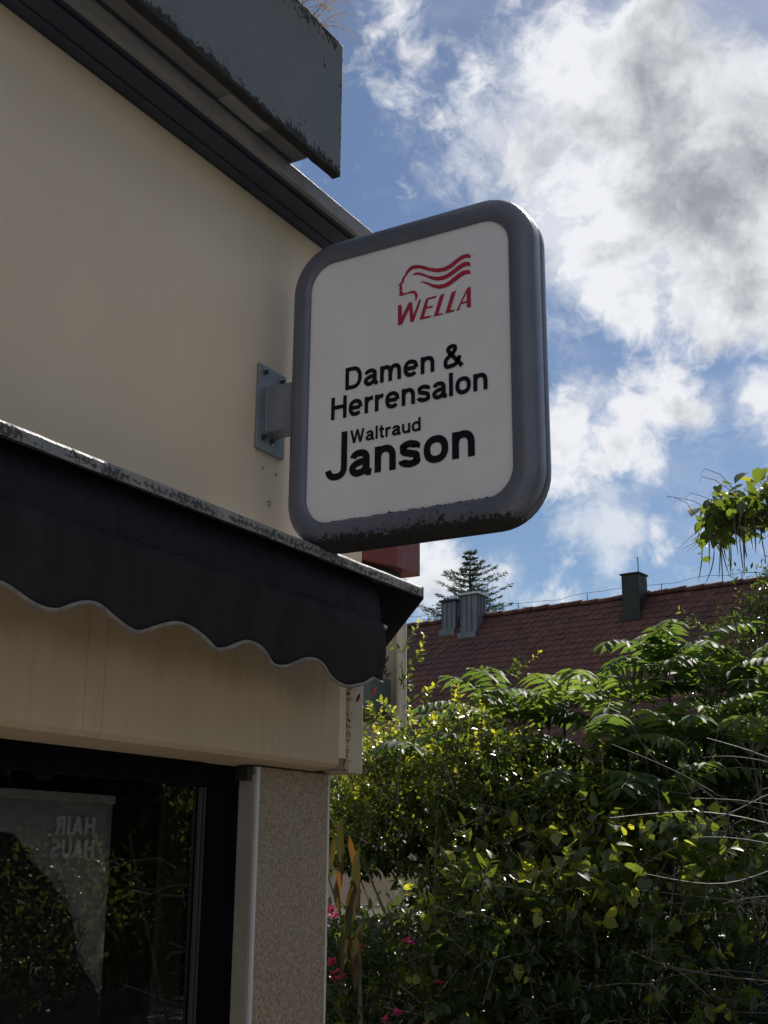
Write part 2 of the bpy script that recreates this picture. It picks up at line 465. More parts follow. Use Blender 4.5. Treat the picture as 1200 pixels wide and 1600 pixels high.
struct('ground', MB().box(-300, 300, -300, 500, -.4, -.12), M['soil'])
struct('pavement', MB().box(-2.3, 1.4, -12, 4.0, -.11, 0), M['pave'])
struct('road', MB().box(1.55, 8.0, -60, 60, -.119, -.10), M['asphalt'])
struct('kerb', MB().box(1.4, 1.55, -12, 4.0, -.119, .01), M['pave'])

# ------------------------------------------------------------------ salon building
W = -2.2
bld = thing('salon_building', 'cream salon building with dark shop window and roughcast corner pillar', 'building', (0, 0, 0))
YJ = 2.935
MB().box(W - .2, W, -5, YJ - .0004, E + .335, E + 2.103).build('wall_panel', M['cream'], bld, .002)
MB().box(W - .2, W, YJ + .0004, 3.574, E + .335, E + 2.103).build('wall_panel', M['cream'], bld, .002)
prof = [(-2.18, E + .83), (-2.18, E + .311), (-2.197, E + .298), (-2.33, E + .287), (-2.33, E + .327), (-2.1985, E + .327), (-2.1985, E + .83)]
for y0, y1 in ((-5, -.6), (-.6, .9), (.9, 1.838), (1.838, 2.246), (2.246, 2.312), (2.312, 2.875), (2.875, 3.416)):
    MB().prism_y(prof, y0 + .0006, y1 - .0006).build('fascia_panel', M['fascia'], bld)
MB().box(-2.4, -2.206, 3.4175, 3.487, E + .30, E + .84).build('corner_strip', M['rust'], bld, .001)
MB().box(-2.42, -2.186, 3.4875, 3.5735, E + .289, E + .84).build('corner_trim', M['trim'], bld, .004)
MB().box(-2.62, -2.27, 3.0965, 3.498, -.05, E + .2865).build('pillar', M['roughcast'], bld, .004)
MB().box(-2.275, -2.262, 3.0925, 3.104, 0, E + .285).build('corner_bead', M['bead'], bld, .003)
MB().box(-2.276, -2.266, 3.493, 3.5005, 0, E + .285).build('corner_bead', M['bead'], bld, .002)
MB().box(-2.335, -2.2755, 3.086, 3.0945, -.05, E + .262).build('reveal', M['reveal'], bld)
MB().box(-2.332, -2.279, 3.062, 3.0855, E + .243, E + .286).build('guide_block', M['blackmetal'], bld, .003)
win = thing('shop_window', None, None); win.parent = bld
MB().box(-2.40, -2.326, -.5, 3.0855, E + .219, E + .286).build('frame_bar', M['frame'], win, .004)
MB().box(-2.40, -2.327, 2.935, 3.0852, .25, E + .2185).build('frame_bar', M['frame'], win, .004)
MB().box(-2.40, -2.327, -.5, 2.9345, .25, .33).build('frame_bar', M['frame'], win, .004)
MB().box(-2.40, -2.327, -.5, -.42, .3305, E + .2185).build('frame_bar', M['frame'], win, .004)
MB().box(-2.349, -2.337, 2.916, 2.922, .334, E + .214).build('glazing_gasket', M['gasket'], win, .001)
MB().box(-2.349, -2.333, 2.9275, 2.9345, .334, E + .216).build('glazing_gasket', M['gasket'], win, .001)
MB().box(-2.352, -2.351, -.419, 2.934, .331, E + .2184).build('pane', M['glass'], win)
MB().box(-2.45, -2.33, -5, 3.0855, -.05, .248).build('plinth', M['plaster'], bld)
MB().box(-2.45, -2.33, -5, -.505, .25, E + .283).build('wall', M['plaster'], bld)
# room behind the glass (open towards the window)
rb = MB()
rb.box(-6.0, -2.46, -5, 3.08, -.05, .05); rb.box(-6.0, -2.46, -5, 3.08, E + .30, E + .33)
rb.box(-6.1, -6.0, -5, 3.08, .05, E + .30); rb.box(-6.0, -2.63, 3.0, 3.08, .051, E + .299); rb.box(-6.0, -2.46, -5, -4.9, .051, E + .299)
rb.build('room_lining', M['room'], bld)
MB().box(-8, -2.63, 3.09, 3.57, -.05, E + 2.10).build('end_wall', M['plaster'], bld)
MB().box(-8, -2.405, -5, 3.088, E + .34, E + 2.10).build('upper_floor', M['plaster'], bld)
# eaves: dark soffit with two grooves, pale coping edge
MB().prism_y([(-2.41, E + 2.105), (-2.157, E + 2.105), (-2.157, E + 2.1095), (-2.148, E + 2.1095), (-2.148, E + 2.1065), (-2.085, E + 2.1065), (-2.085, E + 2.116),
              (-2.062, E + 2.116), (-2.062, E + 2.148), (-2.41, E + 2.148)], -5, 3.60).build('soffit', M['soffit'], bld)
MB().prism_y([(-2.0615, E + 2.110), (-2.044, E + 2.110), (-2.044, E + 2.166), (-2.41, E + 2.166), (-2.41, E + 2.1485), (-2.0615, E + 2.1485)], -5, 2.45).build('coping', M['coping'], bld, .002)
MB().prism_y([(-2.0615, E + 2.111), (-2.044, E + 2.111), (-2.044, E + 2.167), (-2.41, E + 2.167), (-2.41, E + 2.1485), (-2.0615, E + 2.1485)], 2.452, 3.61).build('coping', M['coping'], bld, .002)
MB().box(-8, -2.412, -5, 3.6, E + 2.105, E + 2.164).build('roof', M['roofing'], bld)
# old drill holes in the wall
for y, z, r in ((2.971, 1.196, .0055), (3.044, 1.194, .006), (3.011, 1.089, .011)):
    mb = MB()
    ring = [(W + .0015, y + r * .9 * math.cos(a) * rnd.uniform(.75, 1.15), E + z + r * math.sin(a) * rnd.uniform(.75, 1.15)) for a in [2 * PI * i / 11 for i in range(11)]]
    mb.add(ring + [(W - .002, y, E + z)], [(i, (i + 1) % 11, 11) for i in range(11)])
    mb.build('drill_hole', M['hole'], bld)

# ------------------------------------------------------------------ planter on the roof edge
pl = thing('roof_planter', 'weathered grey planter slab above the eaves with dark mossy edges', 'planter', (0, 0, 0))


def chip(i, y):
    r = math.sin(y * 41) * .5 + math.sin(y * 97 + 1) * .35 + math.sin(y * 183) * .3
    return (0, .003 * r if i in (0, 1) else .002 * r)


MB().prism_y([(-1.982, E + 2.171), (-1.95, E + 2.171), (-1.95, E + 2.672), (-1.982, E + 2.672)], -5, 3.003, 260, chip).build('front_slab', M['slab'], pl, .0025)
MB().box(-2.5, -1.984, -5, 2.857, E + 2.1705, E + 2.45).build('trough', M['under'], pl, .002)
MB().box(-2.032, -1.9845, 2.455, 2.655, E + 2.1655, E + 2.1703).build('patch_plate', M['under_light'], pl)
MB().box(-2.046, -2.0335, -5, 2.84, E + 2.167, E + 2.1702).build('joint_strip', M['soffit'], pl)

# ------------------------------------------------------------------ awning
aw = thing('awning', 'retracted black fabric awning with scalloped valance under a weathered metal hood', 'awning', (0, 0, 0))


def rag(i, y):
    r = math.sin(y * 53) * .4 + math.sin(y * 131 + 2) * .4 + math.sin(y * 29) * .3
    return (0, .0010 * r)


MB().prism_y([(-2.199, E + .962), (-1.965, E + .908), (-1.957, E + .903), (-1.955, E + .898), (-1.955, E + .872), (-1.958, E + .872), (-1.9585, E + .896), (-1.966, E + .9035), (-2.199, E + .958)],
             -5, 3.571, 200, rag).build('hood', M['hoodmetal'], aw)
MB().prism_y([(-1.954, E + .9045), (-1.954, E + .864), (-2.112, E + .699), (-2.184, E + .640), (-2.184, E + .9615)], 3.5715, 3.5765).build('end_cheek', M['blackmetal'], aw)
MB().prism_y([(-1.9595, E + .868), (-1.9595, E + .894), (-2.17, E + .945), (-2.17, E + .942), (-1.963, E + .889)], -5, 3.5705).build('hood_lining', M['blackmetal'], aw)
MB().tube([(-2.09, -5, E + .815), (-2.09, 3.40, E + .815)], .045, 14).build('roller', M['blackmetal'], aw, 0, 40)
MB().tube([(-1.992, -5, E + .737), (-1.992, 3.355, E + .737)], .014, 12).build('front_bar', M['fabric'], aw, 0, 40)
MB().tube([(-1.992, 3.3555, E + .737), (-1.992, 3.385, E + .737)], .010, 12).build('bar_end', M['steel'], aw, 0, 40)


def sheet(name, fn, ny, nt, mat, parent, y0, y1, thick=.0012):
    mb = MB(); vs = []
    for j in range(ny + 1):
        y = y0 + (y1 - y0) * j / ny
        for i in range(nt + 1):
            vs.append(fn(y, i / nt))
    fs = [(j * (nt + 1) + i, j * (nt + 1) + i + 1, (j + 1) * (nt + 1) + i + 1, (j + 1) * (nt + 1) + i) for j in range(ny) for i in range(nt)]
    mb.add(vs, fs)
    o = mb.build(name, mat, parent, 0, 80)
    s = o.modifiers.new('thickness', 'SOLIDIFY'); s.thickness = thick
    return o


def upper(y, t):
    x = -2.030 + .040 * t + .016 * math.sin(PI * t); z = E + .902 - .162 * t
    return (x + .002 * math.sin(y * 7) * math.sin(PI * t), y, z + .002 * math.sin(y * 9))


sheet('canopy_cloth', upper, 90, 10, M['cloth'], aw, -5, 3.352)


def hem(y):
    z = .547 + .021 * math.cos(2 * PI * (y - 2.04) / .303) + .004 * math.sin(y * 3.1)
    if y > 3.02:
        q = min((y - 3.02) / .2, 1)
        z -= .030 * q
    if y > 3.21:
        z += .05 * (y - 3.21) / .145
    return E + z


def xfold(y, t):
    return -1.977 + t * (.010 * math.sin(y * 10.4 + .5 + .8 * math.sin(y * 3.3)) + .006 * math.sin(y * 23 + 2 + t) + .003 * math.sin(y * 47)) + .007 * math.sin(PI * t) * (1 + .4 * math.sin(y * 6))


sheet('valance', lambda y, t: (xfold(y, t), y, (E + .736) * (1 - t) + (hem(y) + .004) * t), 420, 10, M['fabric'], aw, -5, 3.352)
MB().tube([(xfold(y, 1) + .0015, y, hem(y) + .002) for y in [-5 + (8.35) * i / 460 for i in range(461)]], .0056, 6).build('piping', M['piping'], aw, 0, 60)

# ------------------------------------------------------------------ projecting sign
sign = thing('projecting_sign', 'white projecting salon sign in rounded blue-grey frame on a wall bracket', 'sign', (0, 0, 0))
XC, ZC = -1.6665, E + 1.398
HX, HZ = .3425, .426


def rrect(hx, hz, r, n=10):
    pts = []
    for cx, cz, a0 in ((hx - r, hz - r, 0), (-hx + r, hz - r, 90), (-hx + r, -hz + r, 180), (hx - r, -hz + r, 270)):
        for i in range(n + 1):
            a = math.radians(a0 + 90 * i / n); pts.append((cx + r * math.cos(a), cz + r * math.sin(a)))
    return pts


def loft(name, prof, mat, parent, sm=50):
    """prof = [(offset outward, y)] swept round the sign's outline"""
    mb = MB(); k = None; vs = []
    for t, y in prof:
        ring = rrect(HX + t, HZ + t * 1.02, .086 + t * .95)
        k = len(ring); vs += [(XC + x, y, ZC + z) for x, z in ring]
    fs = []
    for j in range(len(prof) - 1):
        for i in range(k):
            fs.append((j * k + i, j * k + (i + 1) % k, (j + 1) * k + (i + 1) % k, (j + 1) * k + i))
    mb.add(vs, fs)
    return mb.build(name, mat, parent, 0, sm)


def quarter(t0, t1, y0, y1, n=8):
    return [(t0 + (t1 - t0) * math.sin(PI / 2 * i / n), y0 + (y1 - y0) * (1 - math.cos(PI / 2 * i / n))) for i in range(n + 1)]


front = [(0, 2.952), (0, 2.934), (.003, 2.930), (.010, 2.926), (.020, 2.9235)] + quarter(.034, .0725, 2.9235, 2.960) + [(.0735, 2.994), (.0715, 2.9985), (.06, 2.9985)]
loft('frame', front, M['signframe'], sign, 40)
back = [(.06, 3.0012), (.0715, 3.0012), (.0735, 3.006), (.0725, 3.022)] + [(a, 5.984 - b) for a, b in reversed(quarter(.034, .0725, 2.9235, 2.960))] + [(.0, 3.058), (.0, 3.040)]
loft('back_shell', back, M['signframe'], sign, 40)


def plate(name, pts, y, mat, parent):
    mb = MB(); n = len(pts)
    mb.add([(XC + x, y, ZC + z) for x, z in pts], [tuple(range(n))])
    return mb.build(name, mat, parent)


plate('panel', rrect(HX + .003, HZ + .003, .088), 2.940, M['panel'], sign)
plate('rear_panel', rrect(HX + .003, HZ + .003, .088), 3.046, M['panel'], sign)
plate('core_sheet', rrect(HX + .05, HZ + .05, .13), 2.9998, M['blackmetal'], sign)

# lettering: strokes set out per glyph, in cap heights
LW = .155


def arc(cx, cy, rx, ry, a0, a1, n=14):
    out = []
    for i in range(n + 1):
        a = math.radians(a0 + (a1 - a0) * i / n); c, q = math.cos(a), math.sin(a)
        out.append((cx + rx * math.copysign(abs(c) ** .86, c), cy + ry * math.copysign(abs(q) ** .86, q)))       # slightly squared bowls
    return out


def spline(p, n=7):
    p = [np.array(q, float) for q in p]; q = [2 * p[0] - p[1]] + p + [2 * p[-1] - p[-2]]; out = []
    for i in range(1, len(q) - 2):
        for j in range(n):
            t = j / n
            out.append(tuple(.5 * (2 * q[i] + (q[i + 1] - q[i - 1]) * t + (2 * q[i - 1] - 5 * q[i] + 4 * q[i + 1] - q[i + 2]) * t * t + (3 * q[i] - q[i - 1] - 3 * q[i + 1] + q[i + 2]) * t ** 3)))
    return out + [tuple(p[-1])]


def glyphs(w=LW, xh=.725):
    h = w / 2
    Gd = {}

    def arch(x0, wd):
        ry = .27; cy = xh - h * .92 - ry
        return arc(x0 + wd / 2, cy, wd / 2 - h, ry, 180, 0) + [(x0 + wd - h, 0)]
    Gd['l'] = (w, [[(h, 0), (h, 1)]])
    Gd['n'] = (.63, [[(h, 0), (h, xh)], arch(0, .63)])
    Gd['m'] = (.99, [[(h, 0), (h, xh)], arch(0, .57), arch(.42, .57)])
    Gd['r'] = (.40, [[(h, 0), (h, xh)], arc(.40, xh - h * .92 - .25, .40 - h, .25, 180, 88)])
    Gd['u'] = (.63, [[(.63 - h, xh), (.63 - h, 0)], [(.63 - x, xh - y) for x, y in arch(0, .63)]])
    Gd['o'] = (.70, [arc(.35, xh / 2, .35 - h, xh / 2 - h + .012, 90, 450, 36)])
    Gd['d'] = (.68, [[(.68 - h, 0), (.68 - h, 1)], arc(.34, xh / 2, .34 - h, xh / 2 - h + .012, 90, 450, 36)])
    Gd['e'] = (.68, [[(h * 1.4, xh * .50), (.68 - h * 1.2, xh * .50)], arc(.34, xh / 2, .34 - h, xh / 2 - h + .012, -2, 318, 34)])
    Gd['a'] = (.66, [arc(.31, xh - h - .165, .26 - h * .55, .175, 168, 0, 16) + [(.57 - h * .55, .16), (.60 - h * .5, .075), (.665, .055)],
                     spline([(.57 - h * .6, .43), (.42, .395), (.24, .36), (h + .01, .27), (h, .17), (h + .08, h - .005), (.27, h - .02), (.42, .12), (.57 - h * .6, .26)])])
    Gd['s'] = (.60, [spline([(.575 - h, xh * .715), (.50, xh - h - .05), (.30, xh - h + .012), (.12, xh - h - .04), (h + .02, xh * .74), (.13, xh * .60), (.31, xh * .515), (.48, xh * .43), (.60 - h, xh * .26), (.50, h + .03), (.30, h - .012), (.10, h + .05), (h - .02, xh * .29)])])
    Gd['t'] = (.38, [[(.17, .93), (.17, .20)] + arc(.17 + .12, .20, .12, .20 - h + .01, 180, 270, 6) + [(.38, h - .01)], [(0, xh - h * .85), (.38, xh - h * .85)]])
    Gd['D'] = (.80, [[(h, 0), (h, 1)], [(h, 1 - h), (.36, 1 - h)] + arc(.36, .5, .44 - h, .5 - h, 90, -90, 18) + [(h, h)]])
    Gd['H'] = (.78, [[(h, 0), (h, 1)], [(.78 - h, 0), (.78 - h, 1)], [(h, .53), (.78 - h, .53)]])
    Gd['W'] = (1.12, [[(h * .9, 1), (.31, 0)], [(.31, 0), (.56, 1)], [(.56, 1), (.81, 0)], [(.81, 0), (1.12 - h * .9, 1)]])
    Gd['&'] = (.84, [spline([(.82, .0), (.60, .27), (.36, .56), (.22, .74), (.24, .87), (.38, 1 - h + .01), (.51, .86), (.48, .70), (.30, .54), (.12, .38), (h, .24), (.13, .09), (.32, h - .01), (.52, .13), (.66, .30), (.72, .46)])])
    Gd['A'] = (.80, [[(h * .9, 0), (.40, 1)], [(.40, 1), (.80 - h * .9, 0)], [(.2, .30), (.6, .30)]])
    Gd['I'] = (w, [[(h, 0), (h, 1)]])
    Gd['R'] = (.74, [[(h, 0), (h, 1)], [(h, 1 - h), (.42, 1 - h)] + arc(.42, .74, .30 - h, .26 - h, 90, -90, 12) + [(h, .48)], [(.42, .48), (.70 - h * .4, 0)]])
    Gd['U'] = (.74, [[(h, 1), (h, .32)] + arc(.37, .32, .37 - h, .32 - h, 180, 360, 14) + [(.74 - h, 1)]])
    Gd['S'] = (.70, [spline([(.66 - h, .74), (.56, 1 - h - .03), (.35, 1 - h), (.14, 1 - h - .05), (h + .02, .76), (.15, .60), (.36, .51), (.56, .42), (.69 - h, .26), (.58, h + .04), (.35, h), (.12, h + .05), (h, .28)])])
    Gd[' '] = (.30, [])
    return Gd


def ribbon(pts, w, lim=2.2):
    P = [np.array(p, float) for p in pts]
    P = [p for i, p in enumerate(P) if i == 0 or np.linalg.norm(p - P[i - 1]) > 1e-7]; n = len(P); L, R = [], []
    closed = np.linalg.norm(P[0] - P[-1]) < 1e-6
    for i in range(n):
        a = P[i - 1] if i > 0 else (P[-2] if closed else None)
        b = P[i + 1] if i < n - 1 else (P[1] if closed else None)
        d1 = (P[i] - a) / np.linalg.norm(P[i] - a) if a is not None else None
        d2 = (b - P[i]) / np.linalg.norm(b - P[i]) if b is not None else None
        d = d1 if d2 is None else d2 if d1 is None else d1 + d2
        d = d / np.linalg.norm(d); nrm = np.array([-d[1], d[0]])
        k = 1.0
        if d1 is not None and d2 is not None:
            k = min(1 / max(abs(np.dot(nrm, [-d1[1], d1[0]])), .3), lim)
        L.append(P[i] + nrm * w / 2 * k); R.append(P[i] - nrm * w / 2 * k)
    return L, R


def text_mesh(body, width, cap, w=LW, gap=.105, xh=.725, place=None, skip=None):
    """writes body into width x cap; place(u, v, k) gives the 3D point (k: stroke number)"""
    Gd = glyphs(w, xh); x = 0; runs = []
    for i, ch in enumerate(body):
        adv, strokes = Gd[ch]
        for s in strokes:
            runs.append((x, s, ch))
        x += adv + (gap if ch != ' ' else 0)
    total = x - gap
    mb = MB(); k = 0
    sx = width / total
    for x0, s, ch in runs:
        s2 = [((x0 + px) * sx, py * cap) for px, py in s]
        L, R = ribbon(s2, w * (sx * .45 + cap * .55))
        if ch in 'WA' and len(s) == 2:          # slanted strokes end level
            for q in (0, -1):
                yv = s[q][1] * cap
                for arr in (L, R):
                    o = arr[q]; oth = arr[-1 if q == 0 else 0]; dd = oth - o
                    if abs(dd[1]) > 1e-6:
                        arr[q] = o + dd * ((yv - o[1]) / dd[1])
        n = len(L)
        vs = [place(p[0], p[1], k) for p in L] + [place(p[0], p[1], k) for p in R]
        mb.add(vs, [(i, i + 1, n + i + 1, n + i) for i in range(n - 1)])
        k += 1
    return mb


def on_sign(x0, z0):
    return lambda u, v, k: (x0 + u, 2.9385 - .00006 * k, E + z0 + v)


for body, x0, x1, z0, cap, w in (('Damen &', -1.8763, -1.4769, 1.3823, .0730, .181), ('Herrensalon', -1.9254, -1.3985, 1.2945, .0726, .181), ('Waltraud', -1.8551, -1.6142, 1.2080, .0418, .18)):
    o = text_mesh(body, x1 - x0, cap, w, place=on_sign(x0, z0)).build('lettering', M['ink'], sign)
o = text_mesh('anson', .4153, .1107, .195, gap=.10, place=on_sign(-1.8564, 1.1030)).build('lettering', M['ink'], sign)
mb = MB()
L_, R_ = ribbon([(-1.8757, 1.2508), (-1.8757, 1.150)] + arc(-1.8757 - .0285, 1.140, .0285, .0285, 0, -90, 10) + arc(-1.8757 - .0285, 1.140, .0275, .0285, -92, -172, 10), .0212)
n_ = len(L_)
mb.add([(p[0], 2.9383, E + p[1]) for p in L_] + [(p[0], 2.9383, E + p[1]) for p in R_], [(i, i + 1, n_ + i + 1, n_ + i) for i in range(n_ - 1)])
mb.build('lettering', M['ink'], sign)
LOGO = {
'W': [(-1.693, 1.6221), (-1.6814, 1.6211), (-1.6793, 1.6147), (-1.6792, 1.5825), (-1.6563, 1.6219), (-1.644, 1.6218), (-1.6401, 1.5777), (-1.6207, 1.6224), (-1.6125, 1.6227), (-1.6387, 1.5565), (-1.6503, 1.5564), (-1.6539, 1.6004), (-1.6787, 1.5559), (-1.6926, 1.5562)] ,
'E': [(-1.6189, 1.5576), (-1.5986, 1.616), (-1.5937, 1.6224), (-1.5606, 1.6228), (-1.5635, 1.6166), (-1.5888, 1.6165), (-1.5938, 1.5938), (-1.5722, 1.5932), (-1.5751, 1.5875), (-1.5961, 1.5882), (-1.6039, 1.5638), (-1.5792, 1.5628), (-1.5823, 1.5569)] ,
'L1': [(-1.5709, 1.557), (-1.5492, 1.6209), (-1.5344, 1.6234), (-1.5552, 1.5622), (-1.5396, 1.5619), (-1.5433, 1.5573)] ,
'L2': [(-1.5325, 1.5581), (-1.5108, 1.621), (-1.4953, 1.6236), (-1.5166, 1.5642), (-1.5006, 1.5643), (-1.5043, 1.5578)] ,
'A': [(-1.4959, 1.5578), (-1.4603, 1.622), (-1.4478, 1.6249), (-1.4486, 1.5592), (-1.4619, 1.5604), (-1.4617, 1.5759), (-1.4804, 1.5759), (-1.487, 1.5579)] ,
'Ah': [(-1.4767, 1.5821), (-1.4616, 1.5818), (-1.4613, 1.6085)] ,
'hair1': [(-1.6921, 1.6889), (-1.6847, 1.6937), (-1.6797, 1.7009), (-1.6768, 1.7116), (-1.6697, 1.7169), (-1.6641, 1.7283), (-1.6537, 1.7386), (-1.6404, 1.7417), (-1.6242, 1.739), (-1.6066, 1.7323), (-1.5834, 1.7193), (-1.5602, 1.7111), (-1.5401, 1.7083), (-1.5201, 1.7121), (-1.4972, 1.7239), (-1.4802, 1.732), (-1.4632, 1.7338), (-1.452, 1.7308), (-1.4471, 1.7234), (-1.4472, 1.7157), (-1.4563, 1.7203), (-1.469, 1.7208), (-1.486, 1.714), (-1.5088, 1.7003), (-1.5316, 1.695), (-1.5517, 1.6966), (-1.5718, 1.7028), (-1.595, 1.7143), (-1.6154, 1.7251), (-1.6301, 1.7291), (-1.6448, 1.7292), (-1.6566, 1.7222), (-1.664, 1.7127), (-1.6705, 1.7066), (-1.6728, 1.695), (-1.6788, 1.6899), (-1.6817, 1.6878), (-1.6787, 1.6837), (-1.6796, 1.6796), (-1.6772, 1.6748), (-1.6796, 1.6703), (-1.6777, 1.6622), (-1.6727, 1.6567), (-1.6564, 1.657), (-1.6418, 1.6591), (-1.6324, 1.6549), (-1.6262, 1.6455), (-1.6253, 1.6355), (-1.6285, 1.6265), (-1.6329, 1.6208), (-1.6335, 1.6333), (-1.6353, 1.6435), (-1.6403, 1.6495), (-1.6505, 1.652), (-1.6682, 1.6523), (-1.6801, 1.6506), (-1.689, 1.6527), (-1.6884, 1.6591), (-1.6861, 1.6634), (-1.6896, 1.6676), (-1.6861, 1.6713), (-1.6897, 1.677), (-1.6861, 1.6804), (-1.6891, 1.6848)] ,
'hair2': [(-1.6433, 1.7089), (-1.636, 1.715), (-1.6242, 1.7146), (-1.6096, 1.7084), (-1.5892, 1.6954), (-1.5661, 1.6854), (-1.5489, 1.6817), (-1.5288, 1.6831), (-1.5089, 1.692), (-1.4861, 1.7043), (-1.4691, 1.7091), (-1.4551, 1.7066), (-1.4474, 1.6986), (-1.4475, 1.6897), (-1.4567, 1.694), (-1.4721, 1.6924), (-1.4919, 1.6836), (-1.5147, 1.6726), (-1.5346, 1.6678), (-1.5547, 1.67), (-1.5748, 1.6778), (-1.595, 1.6912), (-1.6125, 1.7018), (-1.6271, 1.7083)] ,
'hair3': [(-1.6183, 1.6813), (-1.6067, 1.6806), (-1.5922, 1.6742), (-1.5748, 1.6632), (-1.5547, 1.6561), (-1.5347, 1.6545), (-1.5176, 1.6608), (-1.4949, 1.6732), (-1.475, 1.6812), (-1.461, 1.6816), (-1.4513, 1.6775), (-1.4477, 1.671), (-1.4478, 1.6655), (-1.4612, 1.6684), (-1.4752, 1.6655), (-1.495, 1.6552), (-1.5177, 1.6442), (-1.5377, 1.6408), (-1.5548, 1.643), (-1.572, 1.6514), (-1.5893, 1.6646), (-1.6038, 1.6743)] ,
}


def flat_shape(mb, pts, y):
    tri = tessellate_polygon([[Vector((x, z, 0)) for x, z in pts]])
    mb.add([(x, y, E + z) for x, z in pts], [tuple(t) for t in tri])


def rounded(pts, n=4):
    out = []
    q = list(pts)
    for i in range(len(q)):
        a, b, c = np.array(q[i - 1]), np.array(q[i]), np.array(q[(i + 1) % len(q)])
        out += [tuple(b * .78 + a * .22), tuple(b * .94 + (a + c) * .03), tuple(b * .78 + c * .22)]
    return out


mb = MB()
for kname in ('hair1', 'hair2', 'hair3'):
    flat_shape(mb, LOGO[kname] if kname == 'hair1' else rounded(LOGO[kname]), 2.9385)
mb.build('emblem', M['red'], sign)
mb = MB()
for kname in ('W', 'E', 'L1', 'L2'):
    flat_shape(mb, LOGO[kname], 2.9385)
a_ = LOGO['A']; hole = LOGO['Ah']
flat_shape(mb, a_[0:3] + [a_[3], a_[4], a_[5], hole[1], hole[2], hole[0], a_[6], a_[7]], 2.9385)
flat_shape(mb, [hole[0], hole[1], a_[5], a_[6]], 2.9384)
mb.build('lettering', M['red'], sign)

# bracket: plate, arm, bolts
brk = MB().box(W + .0005, W + .012, 2.921, 3.070, E + 1.248, E + 1.5335).build('wall_plate', M['bracket'], sign, .0025)
MB().box(W + .0122, -2.05, 2.962, 3.036, E + 1.309, E + 1.463).build('arm', M['bracket'], sign, .004)
mb = MB()
mb.tube([(W + .014, 2.9605, E + 1.312), (W + .014, 2.9605, E + 1.462)], .0035, 6); mb.tube([(W + .0145, 2.962, E + 1.3075), (W + .0145, 3.03, E + 1.3075)], .0045, 6)
mb.build('weld', M['bracket'], sign, 0, 60)
for y, z in ((2.951, 1.509), (3.043, 1.507), (2.951, 1.290), (2.998, 1.2885)):
    w_ = MB().tube([(W + .0122, y, E + z), (W + .0145, y, E + z)], .0125, 14).build('washer', M['washer'], sign, 0, 40)
    MB().tube([(W + .0146, y, E + z), (W + .020, y, E + z), (W + .0235, y, E + z)], [.0085, .0085, .006], 10).build('bolt', M['bolt'], w_, 0, 40)

# ------------------------------------------------------------------ banner behind the glass
ban = thing('banner', 'grey hanging banner behind the shop window with mirrored print and long dark hair', 'banner', (0, 0, 0))
XB = -2.392


def bcloth(y, t):
    return (XB + .003 * math.sin(y * 9 + t * 2) - .004 * t, y + .006 * t, E + .171 - t * 1.25)


sheet('cloth', bcloth, 40, 12, M['banner'], ban, 1.35, 2.606, .001)
MB().box(XB - .006, XB + .0055, 1.345, 2.608, E + .152, E + .176).build('hem_rod', M['banner'], ban, .003)


def mirror_txt(y_right, z0):
    return lambda u, v, k: (XB + .0065 + .00005 * k, y_right - u, E + z0 + v)


text_mesh('HAIR', .148, .046, .24, .10, place=mirror_txt(2.534, .069)).build('lettering', M['print'], ban)
text_mesh('HAUS', .158, .046, .24, .06, place=mirror_txt(2.536, .011)).build('lettering', M['print'], ban)
edge = [(2.19, .072), (2.25, .066), (2.285, .038), (2.31, .002), (2.381, -.04), (2.431, -.084), (2.47, -.132), (2.492, -.196), (2.505, -.24), (2.535, -.275), (2.565, -.300), (2.590, -.335), (2.60, -.43), (2.602, -.62), (2.56, -.9), (1.5, -.9), (1.55, -.3), (1.75, -.02), (1.95, .055), (2.1, .075)]
mb = MB()
mb.add([(XB + .0060, y, E + z) for y, z in edge], [tuple(t) for t in tessellate_polygon([[Vector((y, z, 0)) for y, z in edge]])])
mb.build('hair_print', M['hair'], ban)
mb, ml = MB(), MB()
for i in range(520):
    t = rnd.random()
    k = rnd.randrange(0, 12); a = edge[k]; b = edge[k + 1]
    y = a[0] + (b[0] - a[0]) * t - abs(rnd.gauss(0, .03)); z = a[1] + (b[1] - a[1]) * t - abs(rnd.gauss(0, .02))
    if rnd.random() < .5:
        y = rnd.uniform(1.9, 2.5); z = rnd.uniform(-.5, -.02)
        if y > 2.2 and z > .05 - (y - 2.2) * .8:
            continue
    wv = rnd.uniform(.4, 1.2); ph = rnd.uniform(0, 6); ln = rnd.uniform(.06, .17); an = rnd.uniform(-2.0, -.55)
    pts = []
    for j in range(10):
        s = j / 9
        an2 = an + .9 * math.sin(ph + s * 4 * wv)
        pts.append((y + ln * s * math.cos(an2) * .6, z + ln * s * math.sin(an2)))
    pts = [(min(p[0], 2.604), p[1]) for p in pts]
    L_, R_ = ribbon([p if i == 0 or p != pts[i - 1] else (p[0], p[1] - 1e-4) for i, p in enumerate(pts)], rnd.uniform(.0012, .0035)); n_ = len(L_)
    (ml if rnd.random() < .22 else mb).add([(XB + .0066 + .000002 * i, p[0], E + p[1]) for p in L_] + [(XB + .0066 + .000002 * i, p[0], E + p[1]) for p in R_], [(q, q + 1, n_ + q + 1, n_ + q) for q in range(n_ - 1)])
mb.build('hair_strands', M['hair'], ban)['kind'] = 'stuff'
ml.build('hair_sheen', M['hairlight'], ban)['kind'] = 'stuff'

